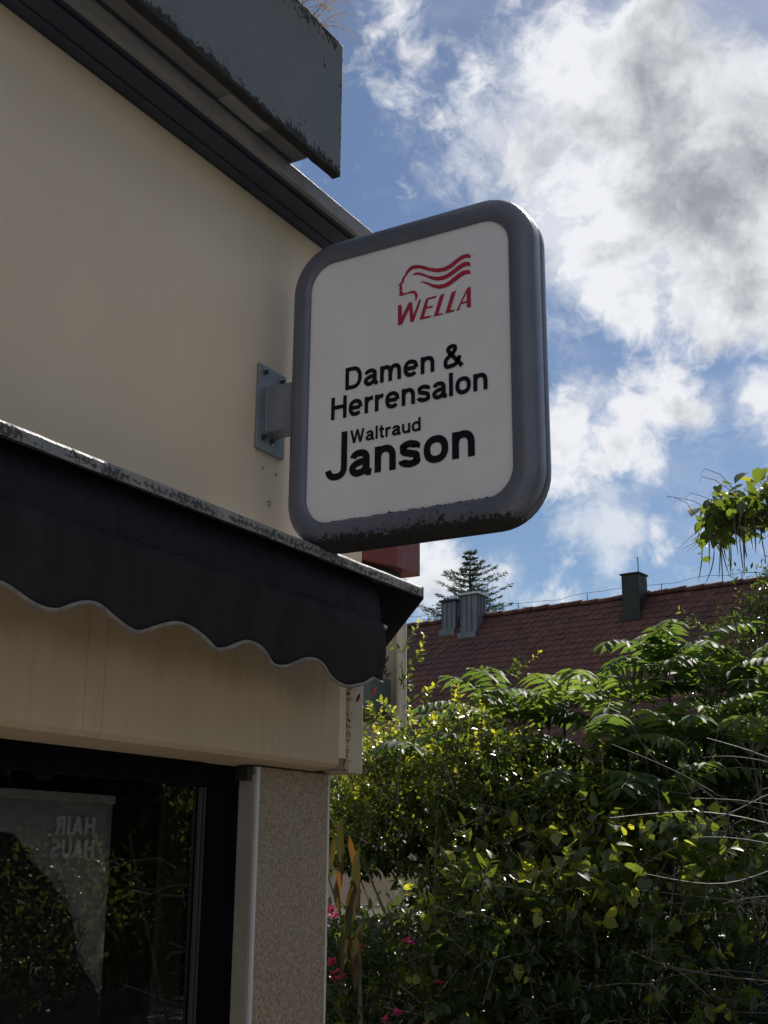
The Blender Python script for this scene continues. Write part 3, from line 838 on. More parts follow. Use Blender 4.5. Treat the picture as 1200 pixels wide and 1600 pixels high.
# ------------------------------------------------------------------ neighbouring house behind the corner
nb = thing('neighbour_house', 'buff neighbouring house with dark red eaves box and cream downpipe', 'house', (0, 0, 0))
MB().prism_z([(-7.5, 7.72), (-4.43, 7.72), (-4.62, 8.05), (-7.5, 8.05)], -.1, 3.68).build('wall', M['neigh'], nb)
MB().prism_z([(-4.70, 6.36), (-4.318, 7.5), (-4.318, 7.85), (-5.4, 7.85), (-5.4, 6.36)], 3.672, 3.98).build('eaves_box', M['redboard'], nb, .006)
MB().prism_z([(-4.64, 6.50), (-4.40, 7.45), (-4.40, 7.70), (-5.3, 7.70), (-5.3, 6.5)], 3.61, 3.671).build('soffit', M['blackmetal'], nb)
MB().tube([(-4.345, 7.62, -.1), (-4.345, 7.62, 3.60)], .038, 14).build('downpipe', M['pipe'], nb, 0, 40)
MB().prism_z([(-4.429, 7.70), (-4.405, 7.70), (-4.405, 7.80), (-4.429, 7.80)], -.1, 3.6).build('corner_board', M['pipe'], nb)
wb = MB().box(-4.72, -4.405, 7.30, 7.58, 2.635, 2.865).build('window_box', M['greenbox'], nb, .006)
MB().box(-4.70, -4.412, 7.33, 7.70, 2.60, 2.634).build('bracket', M['blackmetal'], wb)

# ------------------------------------------------------------------ tiled house
hz = math.radians(-6.8)
house = thing('tiled_house', 'house with dark red beaver-tail tiled roof above the shrubs', 'house', (-8.7, 22.1, 0), hz)
RZ = 6.5; SL = math.radians(50); CS, SN = math.cos(SL), math.sin(SL)
X0, X1 = -4.6, 9.0
DEP = 5.2


def roof_pt(x, d, h=0.0):
    """point d metres down the front slope, h above it"""
    return Vector((x, -d * CS - h * SN, RZ - d * SN + h * CS))


mb = MB()
a, b_, c, d_ = roof_pt(X0, 0), roof_pt(X1, 0), roof_pt(X1, DEP), roof_pt(X0, DEP)
e_, f_ = Vector((X1, DEP * CS, RZ - DEP * SN)), Vector((X0, DEP * CS, RZ - DEP * SN))
mb.add([a, b_, c, d_, e_, f_], [(0, 3, 2, 1), (0, 1, 4, 5), (3, 5, 4, 2), (0, 5, 3), (1, 2, 4)])
roof = mb.build('roof', M['tile'], house)
MB().box(X0 + .3, X1 - .3, -DEP * CS + .4, DEP * CS - .4, -.1, RZ - DEP * SN - .02).build('wall', M['housewall'], house)
# one beaver-tail tile: rounded lower end, slightly dished, tilted off the slope
TW, TE, TL = .172, .158, .30


def tile_shape():
    pts = [(-TW / 2 + .003, 0), (TW / 2 - .003, 0), (TW / 2 - .003, TL - .055)]
    for i in range(1, 6):
        an = PI * i / 6
        pts.append(((TW / 2 - .003) * math.cos(an), TL - .055 + .055 * math.sin(an)))
    pts.append((-TW / 2 + .003, TL - .055))
    return pts


def tile_geo():
    pts = tile_shape(); n = len(pts); vs = []
    for h in (.020, .0):
        for x, d in pts:
            lift = .004 + .020 * d / TL - .10 * x * x
            p = Vector((x, -d * CS - (h + lift) * SN, -d * SN + (h + lift) * CS)); vs.append(p)
    fs = [tuple(range(n)), ] + [(i, (i + 1) % n, n + (i + 1) % n, n + i) for i in range(n)]
    return vs, fs


tv, tf = tile_geo()
tme_mb = MB().add(tv, tf); tile_o = tme_mb.build('roof_tile', M['tile'], roof); tile_me = tile_o.data
inv = Matrix.Rotation(-hz, 3, 'Z')
spots = []
for r in range(0, 25):
    for cidx in range(int((X1 - X0) / TW)):
        x = X0 + TW * (cidx + .5 + (.5 if r % 2 else 0))
        if x > X1 - .05:
            continue
        spots.append((x, r * TE, r))
def shown(x, d):
    # what the camera can see: between the salon corner and the tree, above the shrubs
    p = Matrix.Rotation(hz, 3, 'Z') @ roof_pt(x, d) + Vector((-8.7, 22.1, 0)) - Vector((0, 0, E))
    zc = p.dot(fw); u, v = p.dot(cr) / zc * f_px, -p.dot(cu) / zc * f_px
    return 40 < u < 575 and v < 250 - 60 * (u > 400) - 0.0 * u
vis = [s for s in spots if shown(s[0], s[1] + TE)]
vis.sort(key=lambda s: s[1])
near = set(id(s) for s in vis[:300])
rest = MB(); rr_ = []
first = True
for s in spots:
    x, d, r = s
    j = Vector((rnd.uniform(-.004, .004), 0, 0)); base = roof_pt(x, d) + j
    tw = rnd.uniform(-.02, .02)
    if id(s) in near:
        o = tile_o if first else tile_o.copy()
        if not first:
            COL.objects.link(o); o.parent = roof
        first = False
        o.location = base; o.rotation_euler = (rnd.uniform(-.02, .02), 0, tw)
    else:
        rv = rnd.random()
        rest.add([v + base for v in tv], tf); rr_ += [rv] * len(tv)
rest_o = rest.build('roof_tiles_beyond', M['tile'], roof); rest_o['kind'] = 'stuff'
at_ = rest_o.data.attributes.new('rnd', 'FLOAT', 'POINT'); at_.data.foreach_set('value', np.array(rr_, dtype=np.float32))
# ridge tiles
rm = MB(); k = 7
for j in (0, 1):
    rad = .125 if j else .105
    for i in range(k):
        an = math.radians(-12 + 204 * i / (k - 1)); rm.v.append((j * .40, rad * math.cos(an), rad * .8 * math.sin(an) + (.008 if j else 0)))
rm.f += [(i, i + 1, k + i + 1, k + i) for i in range(k - 1)]
ridge0 = rm.build('ridge_tile', M['tile'], roof, 0, 60)
ridge0.modifiers.new('thickness', 'SOLIDIFY').thickness = .018
nx = int((X1 - X0) / .36)
for i in range(nx):
    o = ridge0 if i == 0 else ridge0.copy()
    if i:
        COL.objects.link(o); o.parent = roof
    o.location = (X0 + i * .36, 0, RZ - .035 + rnd.uniform(-.008, .008)); o.rotation_euler = (0, rnd.uniform(-.02, .02), rnd.uniform(-.015, .015))
# chimney and zinc-clad stacks
ch = MB().box(1.21, 1.56, -.46, -.10, 5.2, 6.82).build('chimney', M['darkmetal'], house, .01)
MB().box(1.185, 1.585, -.485, -.075, 6.821, 6.85).build('cap', M['darkmetal'], ch, .006)
MB().box(1.17, 1.60, -.53, -.4605, 5.94, 6.07).build('flashing', M['darkmetal'], ch)
MB().tube([(1.44, -.2, 6.85), (1.44, -.2, 7.20)], .010, 6).build('lightning_rod', M['darkmetal'], ch)
for x0, x1, y0, y1, zt, zb in ((-2.98, -2.64, -.26, .05, 6.84, 6.15), (-2.45, -2.06, -.36, -.03, 6.90, 6.02)):
    vb = MB().box(x0, x1, y0, y1, zb - .3, zt).build('vent_stack', M['zinc'], house, .01)
    sm = MB()
    for i in range(4):
        xx = x0 + (x1 - x0) * (i + .02) / 3.04
        sm.box(xx - .006, xx + .006, y0 - .022, y0 - .001, zb - .2, zt - .01)
    for i in range(3):
        yy = y0 + (y1 - y0) * (i + .5) / 3
        sm.box(x1 + .001, x1 + .022, yy - .006, yy + .006, zb - .2, zt - .01)
    sm.build('seam', M['zinc'], vb)
    MB().box(x0 - .05, x1 + .05, y0 - .05, y1 + .05, zt + .001, zt + .045).build('cap', M['zinccap'] if x1 > -2.3 else M['darkmetal'], vb, .004)
    MB().box(x0 - .02, x1 + .02, y0 - .10, y0 - .001, zb - .03, zb + .10).build('flashing', M['zinc'], vb)
MB().tube([(-2.80, -.1, 6.886), (-2.80, -.1, 6.98)], [.09, .085], 12).build('flue_pot', M['zinccap'], house, 0, 40)
wl = MB()
pts = []
for i in range(44):
    x = X0 + .2 + i * .31
    if 1.1 < x < 1.7:
        continue
    pts.append((x, 0, RZ + .17 + .03 * math.sin(i * .9) + .02 * math.sin(i * 2.3)))
wl.tube(pts, .004, 4)
for i in range(0, 44, 5):
    x = X0 + .2 + i * .31; wl.tube([(x, 0, RZ + .05), (x, 0, RZ + .18)], .008, 5)
wl.build('lightning_wire', M['darkmetal'], house)

# ------------------------------------------------------------------ foliage toolkit
FW2 = np.array([-.5086, .861, 0.0]); RT2 = np.array([.861, .5086, 0.0])     # garden axes: away from the pavement, along the hedge


def gp(l, t, z):
    return FW2 * t + RT2 * l + np.array([0, 0, z])


def unit(v):
    v = np.asarray(v, float); return v / np.maximum(np.linalg.norm(v, axis=-1, keepdims=True), 1e-9)


LEAF4 = (np.array([(0, 0, 0), (-.5, .45, .10), (0, .5, -.02), (.5, .45, .10), (0, 1, -.06)]), np.array([(0, 3, 2), (2, 3, 4), (0, 2, 1), (2, 4, 1)]))
LEAF8 = (np.array([(0, 0, 0), (-.40, .24, .07), (0, .26, -.01), (.40, .24, .07), (-.46, .60, .03), (0, .62, -.05), (.46, .60, .03), (0, 1, -.16)]),
         np.array([(0, 3, 2), (0, 2, 1), (1, 2, 5), (1, 5, 4), (2, 3, 6), (2, 6, 5), (5, 6, 7), (5, 7, 4)]))
HEART = (np.array([(0, 0, 0), (-.30, -.08, .06), (-.52, .22, .10), (-.40, .58, .03), (0, 1, -.14), (.40, .58, .03), (.52, .22, .10), (.30, -.08, .06), (0, .30, -.03), (0, .62, -.07)]),
         np.array([(0, 8, 1), (1, 8, 2), (2, 8, 9), (2, 9, 3), (3, 9, 4), (4, 9, 5), (5, 9, 6), (6, 9, 8), (6, 8, 7), (7, 8, 0)]))


def frames(dirs, ups):
    y = unit(dirs); x = unit(np.cross(y, ups)); z = np.cross(x, y)
    return np.stack([x, y, z], axis=1)           # rows: axes


def leaves_mesh(name, tmpl, pos, dirs, ups, length, width, mat, rv=None, yv=None):
    tv, tt = tmpl; n = len(pos); k = len(tv)
    A = frames(dirs, ups)
    S3 = np.stack([width, length, length], axis=1)
    loc = tv[None] * S3[:, None, :]
    co = np.einsum('nki,nij->nkj', loc, A) + pos[:, None, :]
    tris = tt[None] + (np.arange(n) * k)[:, None, None]
    rv = rng.random(n) if rv is None else rv
    yv = np.zeros(n) if yv is None else yv
    return fast_mesh(name, co.reshape(-1, 3), tris.reshape(-1, 3), mat, np.repeat(rv, k), np.repeat(yv, k))


def one_leaf(name, tmpl, mat, young=0.0):
    k = len(tmpl[0]); return fast_mesh(name, tmpl[0], tmpl[1], mat, np.zeros(k), np.full(k, young))


def add_leaf_objects(parent, name, mesh_of, pos, dirs, ups, length, width, sel):
    A = frames(dirs, ups)
    for i in sel:
        o = bpy.data.objects.new(name, mesh_of(i)); COL.objects.link(o); o.parent = parent
        m4 = Matrix(np.column_stack([np.vstack([(A[i] * np.array([[width[i]], [length[i]], [length[i]]])).T, [0, 0, 0]]), [*pos[i], 1]]).tolist())
        o.matrix_local = m4


def arch_path(p0, p1, sag, n=7, wob=.02):
    p0, p1 = np.array(p0, float), np.array(p1, float); ln = np.linalg.norm(p1 - p0); out = []
    w1, w2 = rng.normal(0, wob * ln, 3), rng.normal(0, wob * ln, 3)
    for i in range(n):
        t = i / (n - 1)
        out.append(p0 + (p1 - p0) * t + np.array([0, 0, sag * math.sin(PI * t)]) + w1 * math.sin(PI * t) + w2 * math.sin(2 * PI * t))
    return out


def shrub(name, label, cat, base, region, ztop, n_twigs, per, size, mat, tmpl=LEAF4, tw_len=.22, young=(.3, .6), n_obj=0, up=.5, stems=14, spread=.35, zmin=.2, front=.5, wr=.5, extra=(), twigmat='twig', leafname='leaf', surface=.55, gap=None):
    """bush of twigs carrying leaves in a region (l0, l1, t0, t1) under the outline ztop(l)"""
    root = thing(name, label, cat, tuple(gp(base[0], base[1], -.1)))
    org = gp(base[0], base[1], -.1)
    l0, l1, t0, t1 = region
    P, D, U, LN, WD, RV, YV = [], [], [], [], [], [], []
    tw = MB()
    starts = []
    for _ in range(n_twigs):
        l = rng.uniform(l0, l1); zt = ztop(l)
        if rng.random() < surface:
            if rng.random() < front:
                t = t0 + abs(rng.normal(0, .10)) * (t1 - t0); z = rng.uniform(zmin, zt)
            else:
                t = rng.uniform(t0, t1); z = zt - abs(rng.normal(0, .10))
        else:
            t = rng.uniform(t0, t1); z = rng.uniform(zmin, zt)
        z -= max(0, (t0 + .35 - t)) * .5 * rng.random()
        starts.append((l, t, z))
    starts += list(extra)
    for l, t, z in starts:
        if gap and gap[0] < l < gap[1] and gap[2] < z < gap[3]:
            continue
        p = gp(l, t, z)
        d = unit(np.array([*(rng.normal(0, .6, 2)), up + rng.normal(0, .35)]) + (-FW2 * .35))
        ln = tw_len * rng.uniform(.6, 1.4)
        q = p + d * ln; q[2] -= .10 * ln
        if rng.random() < .45:
            tw.tube([p, (p + q) / 2 + np.array([0, 0, .03 * ln]), q], [.0028, .0022, .0012], 3, False)
        is_y = rng.random() < (min(1, young[0] * 2.0) if z > ztop(l) - .28 else young[0] * .75)
        ph = rng.uniform(0, 6.28)
        for k in range(per):
            s = (k + .5 + rng.normal(0, .12)) / per
            pos = p + (q - p) * s
            an = ph + k * 2.4
            side = unit(np.cross(d, [math.cos(an), math.sin(an), .3]))
            dr = unit(side + d * (.35 + .6 * s) + np.array([0, 0, .05]))
            P.append(pos); D.append(dr); U.append(unit(np.array([0, 0, 1.0]) + rng.normal(0, .45, 3)))
            sz = size * rng.uniform(.65, 1.25) * (1 - .25 * s)
            LN.append(sz); WD.append(sz * wr * rng.uniform(.85, 1.15)); RV.append(rng.random())
            YV.append(min(1, max(0, (s - young[1]) * 3)) if is_y else 0.0)
    P, D, U, LN, WD, RV, YV = (np.array(a) for a in (P, D, U, LN, WD, RV, YV))
    P -= org
    pick = np.zeros(len(P), bool)
    if n_obj:
        dep = (P + org - np.array([0, 0, E])) @ np.array(fw)
        score = LN / dep + YV * .002 - np.maximum(0, (P + org) @ FW2 - (t0 + .30)) * .02
        idx = np.argsort(-score)[:n_obj]; pick[idx] = True
        ms = [one_leaf(leafname, tmpl, mat, y) for y in (0, .5, 1)]
        add_leaf_objects(root, leafname, lambda i: ms[int(round(YV[i] * 2))], P, D, U, LN, WD, idx)
    r = ~pick
    o = link(bpy.data.objects.new('foliage', leaves_mesh('foliage', tmpl, P[r], D[r], U[r], LN[r], WD[r], mat, RV[r], YV[r])), root); o['kind'] = 'stuff'
    tw.v = [tuple(np.array(v) - org) for v in tw.v]
    if tw.v:
        o = tw.build('twigs', M[twigmat], root); o['kind'] = 'stuff'
    for _ in range(stems):
        l = rng.uniform(l0, l1); t = rng.uniform(t0 + .15, t1); zt = ztop(l) - rng.uniform(.0, .25)
        b0 = gp(base[0] + rng.normal(0, spread), base[1] + rng.normal(0, .2), -.12) - org; b1 = gp(l, t, zt) - org
        MB().tube(arch_path(b0, b1, .05, 9, .03), [.016, .015, .013, .012, .010, .008, .006, .004, .0025], 5).build('stem', M[twigmat], root, 0, 60)
    return root


def prof(pts):
    xs = [p[0] for p in pts]; zs = [p[1] for p in pts]
    return lambda l: float(np.interp(l, xs, zs)) + .05 * math.sin(l * 23) + .04 * math.sin(l * 51 + 1)


# back hedge closing the garden off
shrub('hedge', 'tall dark hedge closing the garden behind the front shrubs', 'hedge', (1.3, 8.0), (-1.2, 4.2, 7.5, 8.3), prof([(-1.2, 1.1), (.2, 1.15), (.8, 1.8), (2.2, 2.3), (4.2, 2.4)]), 2100, 12, .075, L_DARK, LEAF4, .32, (.05, .6), 0, stems=8, spread=.9, wr=.55, front=.7)
# small-leaved shrub with yellow-green tips
shoots = []
for l, t, z in ((.10, 5.4, 2.36), (.12, 5.4, 2.46), (.09, 5.4, 2.50), (.29, 5.4, 2.30), (.55, 5.4, 2.40), (-.02, 5.35, 2.18), (.2, 5.3, 2.25), (.07, 5.4, 2.26)):
    shoots += [(l + rng.normal(0, .02), t + rng.normal(0, .03), z + rng.normal(0, .02)) for _ in range(2)]
shrub('privet_shrub', 'bushy small-leaved shrub with yellow-green shoot tips beside the pillar', 'shrub', (.4, 5.8), (-.55, 1.0, 5.05, 6.2), prof([(-.55, 1.70), (-.2, 1.90), (0, 2.04), (.12, 2.12), (.3, 2.14), (.5, 2.18), (.65, 2.02), (1.1, 1.75)]),
      2350, 13, .035, L_PRIVET, LEAF4, .17, (.36, .50), 270, up=.7, stems=22, zmin=.5, wr=.58, extra=shoots, front=.55, gap=(-.42, .16, 1.22, 1.56))
# dense dark laurel filling the middle of the planting
shrub('laurel_shrub', 'dense dark broad-leaved evergreen filling the middle of the planting', 'shrub', (.9, 6.0), (-.62, 2.1, 5.5, 6.5), prof([(-.62, 1.55), (0, 1.84), (.5, 1.98), (1.0, 2.02), (1.6, 2.08), (2.1, 2.1)]),
      2100, 12, .068, L_DARK, LEAF8, .24, (.10, .5), 0, stems=10, zmin=.4, wr=.42, front=.4, surface=.5, gap=(-.45, .18, 1.22, 1.56))
# dark lower foliage with pink flowers
fl = shrub('flowering_shrub', 'dark glossy shrub with pink blossoms low beside the pillar', 'shrub', (.25, 4.95), (-.40, .95, 4.55, 5.2), prof([(-.4, 1.50), (.0, 1.42), (.4, 1.40), (.95, 1.35)]), 620, 11, .055, L_DARK, LEAF8, .2, (.10, .5), 160, stems=10, zmin=.55, wr=.42, gap=(-.42, .12, 1.36, 1.60))
org = gp(.25, 4.95, -.1)
for i, (l, t, z) in enumerate(((-.167, 4.45, 1.276), (-.150, 4.45, 1.245), (-.111, 4.45, 1.330), (-.07, 4.45, 1.325), (-.155, 4.45, 1.223), (-.085, 4.46, 1.318), (.059, 4.45, 1.120), (.104, 4.46, 1.342), (.02, 4.45, 1.10), (.149, 4.46, 1.069),
                                (-.170, 4.44, 1.448), (-.16, 4.44, 1.43), (-.09, 4.44, 1.262), (.20, 4.5, 1.21), (.045, 4.5, 1.02), (-.13, 4.44, 1.232), (.09, 4.45, 1.35))):
    mb = MB()
    c0 = np.zeros(3)
    for k in range(9):
        an = 2.4 * k; el = .15 + .16 * (k // 3)
        dr = unit(np.array([math.cos(an) * math.cos(el), math.sin(an) * math.cos(el), math.sin(el)]) - FW2 * .4)
        A = frames(dr[None], rng.normal(0, .3, (1, 3)) + np.array([[0, 0, 1.0]]))[0]
        co = (LEAF4[0] * np.array([.016, .021, .021])) @ A
        mb.add(co, LEAF4[1].tolist())
    o = mb.build('blossom', M['pink'], fl); o.location = gp(l, t, z) - org; s = rng.uniform(.8, 1.3); o.scale = (s, s, s); o.rotation_euler = tuple(rng.uniform(-.6, .6, 3))
# broad heart leaves
shrub('broad_leaved_shrub', 'leafy shrub with large heart-shaped lime leaves in front of the dark bushes', 'shrub', (.65, 5.0), (.15, 1.35, 4.65, 5.15), prof([(.15, 1.55), (.5, 1.62), (.8, 1.72), (1.1, 1.80), (1.35, 1.75)]), 440, 6, .056, L_BROAD, HEART, .2, (.20, .25), 295, stems=12, zmin=.7, wr=.80, up=.35,
      extra=[(.45, 4.62, 1.40), (.42, 4.62, 1.36), (.40, 4.62, 1.33), (.49, 4.62, 1.38), (.79, 4.62, 1.59), (.83, 4.62, 1.56), (.52, 4.62, 1.47), (.36, 4.62, 1.61), (.62, 4.62, 1.52)])


# long drooping leaves by the pillar
dp = thing('drooping_plant', 'plant with long drooping yellowing leaves against the pillar edge', 'plant', tuple(gp(-.06, 4.5, -.1)))
org = gp(-.06, 4.5, -.1)
MB().tube([(0, 0, 0), tuple(gp(.0, .02, .9) * np.array([1, 1, 1])), tuple(gp(-.02, 0, 1.72))], [.014, .012, .006], 6).build('stem', M['bark'], dp, 0, 60)
spec_ = [  # along the hedge, height, length, fading
    (-.135, 1.76, .19, .0), (-.11, 1.70, .15, .8), (-.13, 1.62, .15, .9), (-.075, 1.60, .19, .2), (-.085, 1.54, .18, .15), (-.09, 1.50, .19, .0), (-.13, 1.40, .17, .1), (-.11, 1.38, .20, .35), (-.15, 1.55, .13, .4), (-.07, 1.66, .16, .0), (-.06, 1.42, .17, .1), (-.16, 1.70, .15, .15)]
for i, (l, z, ln, yv) in enumerate(spec_):
    pos = gp(l, 4.36 + rng.uniform(-.03, .05), z) - org
    dr = unit(RT2 * rng.normal(0, .18) + np.array([0, 0, -1.0]) + FW2 * rng.normal(-.1, .15))[None]
    up_ = unit(-FW2 + RT2 * rng.normal(0, .5))[None]
    me_ = one_leaf('leaf', LEAF8, L_DROOP, yv)
    add_leaf_objects(dp, 'leaf', lambda i: me_, pos[None], dr, up_, np.array([ln]), np.array([ln * .18]), [0])

# ------------------------------------------------------------------ pinnate shrub
su = thing('sumac_shrub', 'tall shrub with arching pinnate fronds rising in front of the tiled roof', 'shrub', tuple(gp(1.2, 6.2, -.1)))
ORG = gp(1.2, 6.2, -.1)
leaflet_me = [one_leaf('leaflet', LEAF8, L_SUMAC, y) for y in (0, .5, 1)]
tops = [(.62, 5.7, 2.16, 8), (.84, 5.7, 2.24, 9), (1.10, 5.6, 2.10, 9), (1.34, 5.8, 2.36, 9), (1.52, 5.7, 2.24, 9), (1.75, 5.8, 2.30, 8), (1.30, 5.4, 1.98, 8), (.92, 5.4, 1.98, 8), (1.6, 5.4, 1.95, 8), (1.9, 5.5, 2.1, 7),
        (-.06, 5.3, 1.95, 6), (.80, 5.3, 1.80, 7), (1.15, 5.2, 1.75, 6), (1.45, 5.1, 1.40, 5), (.55, 5.9, 2.2, 7), (1.2, 6.0, 2.3, 7)]
fr_list = []
for l, t, z, nf in tops:
    z += .05 + .07 * (l > 1.2)
    pth = arch_path(gp(1.2 + (l - 1.2) * .35, 6.2, -.1) - ORG, gp(l, t, z) - ORG, .0, 9, .03)
    MB().tube(pth, [.022, .021, .019, .017, .015, .013, .011, .009, .006], 6).build('stem', M['bark'], su, 0, 60)
    a0 = rng.uniform(0, 6.28)
    for k in range(nf):
        an = a0 + 2 * PI * k / nf + rng.normal(0, .25)
        fr_list.append((gp(l, t, z), np.array([math.cos(an), math.sin(an), rng.uniform(.45, 1.5)]), rng.uniform(.32, .50), rng.integers(8, 12)))
    if z > 2.3:
        fr_list.append((gp(l, t, z), np.array([rng.normal(0, .3), rng.normal(0, .3), 1.5]), .3, 8))


def frond(p0, d0, ln, n):
    """rachis points and leaflets of one arching frond"""
    h = unit(np.array([d0[0], d0[1], 0])); el = math.atan2(d0[2], math.hypot(d0[0], d0[1])); pts = [np.array(p0)]
    seg = 12; drp = rng.uniform(.0, .7)
    for i in range(seg):
        e = el - (el + drp) * (i / seg) ** 1.25
        pts.append(pts[-1] + (h * math.cos(e) + np.array([0, 0, math.sin(e)])) * ln / seg)
    P, D, U, LN = [], [], [], []
    for k in range(n):
        s = .18 + .80 * k / (n - 1); i = min(int(s * seg), seg - 1); f = s * seg - i
        pos = pts[i] * (1 - f) + pts[i + 1] * f; tan = unit(pts[i + 1] - pts[i]); side = unit(np.cross(tan, [0, 0, 1])); upv = np.cross(side, tan)
        sz = .112 * (1 - .35 * abs(s - .55) - .25 * max(0, s - .75))
        for sg in (-1, 1):
            P.append(pos); D.append(unit(side * sg * 1.0 + tan * .42 - upv * rng.uniform(.12, .5))); U.append(unit(upv + rng.normal(0, .12, 3))); LN.append(sz * rng.uniform(.9, 1.1))
    P.append(pts[-1]); D.append(unit(pts[-1] - pts[-2])); U.append(np.array([0, 0, 1.0])); LN.append(.08)
    return pts, np.array(P), np.array(D), np.array(U), np.array(LN)


fr_list.sort(key=lambda q: float((q[0] + unit(q[1]) * q[2] * .5) @ FW2) - .5 * q[0][2])
used = 0
for i, q in enumerate(fr_list):
    pts, P, D, U, LN = frond(*q)
    o_ = q[0]
    rach = MB().tube([p - o_ for p in pts], [.0042] * 4 + [.003] * 4 + [.002] * 5, 4)
    yv = float(rng.random() < .25) * .6
    P = P - o_
    if used + len(P) <= 300:
        fo = rach.build('frond', M['twig'], su); used += len(P)
        add_leaf_objects(fo, 'leaflet', lambda j: leaflet_me[int(round(yv * 2))], P, D, U, LN, LN * .34, range(len(P)))
    else:
        me = leaves_mesh('frond', LEAF8, P, D, U, LN, LN * .34, L_SUMAC, None, np.full(len(P), yv))
        k0 = len(me.vertices)
        bm = bmesh.new(); bm.from_mesh(me)
        vs = [bm.verts.new(v) for v in rach.v]
        for fq in rach.f:
            bm.faces.new([vs[a] for a in fq]).material_index = 1
        bm.to_mesh(me); bm.free(); me.materials.append(M['twig'])
        fo = link(bpy.data.objects.new('frond', me), su)
    fo.location = o_ - ORG

# right-hand small-leaved tree
shrub('small_leaved_tree', 'dark slender-leaved tree at the right edge in front of the tiled roof', 'tree', (2.6, 6.8), (1.78, 3.2, 6.4, 7.3), prof([(1.78, 2.35), (1.92, 2.75), (2.05, 3.0), (2.3, 3.25), (3.2, 3.4)]), 900, 12, .055, L_DARK, LEAF4, .24, (.16, .4), 120, stems=10, wr=.34, zmin=.9, spread=.1, twigmat='bark')

# bare twigs arching in from the right
bt = thing('bare_twig_shrub', 'shrub of bare grey arching twigs in front of the bushes at right', 'shrub', tuple(gp(2.0, 4.6, -.1)))
ORG = gp(2.0, 4.6, -.1)
tips = MB()
for i in range(26):
    z0 = rng.uniform(.85, 2.0); z1 = z0 + rng.uniform(-.28, .16); l1 = rng.uniform(.80, 1.25)
    p0 = gp(1.75 + rng.uniform(-.1, .3), 4.6 + rng.normal(0, .18), z0 - .1); p1 = gp(l1, 4.45 + rng.normal(0, .15), z1)
    pth = [p - ORG for p in arch_path(p0, p1, rng.uniform(-.10, .06), 12, .025)]
    MB().tube(pth, [.0040 - .00027 * k for k in range(12)], 4).build('branch', M['greytwig'], bt)
    for k in range(2, 11):
        if rng.random() < .7:
            q = pth[k]; d = unit(pth[k] - pth[k - 1] + rng.normal(0, .30, 3))
            ln = rng.uniform(.06, .22); mid = q + d * ln * .5 + rng.normal(0, .01, 3)
            tips.tube([q, mid, q + d * ln + np.array([0, 0, rng.normal(0, .02)])], [.0016, .0013, .0008], 3, False)
for i in range(5):
    MB().tube([p - ORG for p in arch_path(gp(2.0 + rng.normal(0, .05), 4.6 + rng.normal(0, .05), -.1), gp(1.8, 4.6 + rng.normal(0, .2), rng.uniform(.8, 1.9)), .03, 8)], [.014 - .0014 * k for k in range(8)], 5).build('stem', M['greytwig'], bt)
tips.build('twigs', M['greytwig'], bt)['kind'] = 'stuff'

# dwarf conifers low at the right
def conifer_clump(label, l, t, ztop, rad, n):
    r_ = thing('dwarf_conifer', label, 'conifer', tuple(gp(l, t, -.1)), group=None); og = gp(l, t, -.1)
    hgt = ztop + .1
    MB().tube([(0, 0, 0), (0, 0, hgt * .9)], [.03, .008], 6).build('trunk', M['bark'], r_)
    P, D, U, LN = [], [], [], []
    for _ in range(n):
        z = hgt * (1 - rng.random() ** .6 * .8); rr = rad * min(1, (1 - z / hgt) * 1.6 + .12) * rng.uniform(.6, 1.05); an = rng.uniform(0, 6.28)
        c0 = np.array([rr * math.cos(an), rr * math.sin(an), z]); d0 = unit(np.array([math.cos(an), math.sin(an), .45]) + rng.normal(0, .3, 3))
        for k in range(9):
            P.append(c0 + d0 * .012 * k); D.append(unit(d0 + rng.normal(0, .6, 3))); U.append(rng.normal(0, 1, 3)); LN.append(rng.uniform(.025, .045))
    LN = np.array(LN)
    o = link(bpy.data.objects.new('needles', leaves_mesh('needles', LEAF4, np.array(P), np.array(D), np.array(U), LN, LN * .14, L_FIR)), r_); o['kind'] = 'stuff'


conifer_clump('soft dark dwarf conifer low at the right under bare twigs', 1.30, 4.95, 1.36, .34, 2600)
conifer_clump('smaller dwarf conifer left of the other one at the lower edge', .93, 5.0, 1.13, .22, 1300)

# ------------------------------------------------------------------ catalpa branch
ca = thing('catalpa_tree', 'catalpa tree reaching in at right with heart leaves and hanging pods', 'tree', tuple(gp(4.2, 7.3, -.1)))
ORG = gp(4.2, 7.3, -.1)
MB().tube([p - ORG for p in arch_path(gp(4.2, 7.3, -.1), gp(3.9, 7.2, 4.2), 0, 8)], [.16, .15, .14, .13, .12, .11, .10, .08], 10).build('trunk', M['bark'], ca, 0, 60)
MB().tube([p - ORG for p in arch_path(gp(4.0, 7.25, 2.9), gp(2.02, 7.0, 3.66), .10, 10, .02)], [.06, .055, .045, .04, .034, .028, .022, .016, .012, .007], 8).build('branch', M['bark'], ca, 0, 60)
MB().tube([p - ORG for p in arch_path(gp(3.2, 7.1, 3.35), gp(2.35, 6.9, 3.80), .08, 8, .02)], [.03, .026, .022, .018, .014, .011, .008, .005], 7).build('branch', M['bark'], ca, 0, 60)
P, D, U, LN, YV = [], [], [], [], []
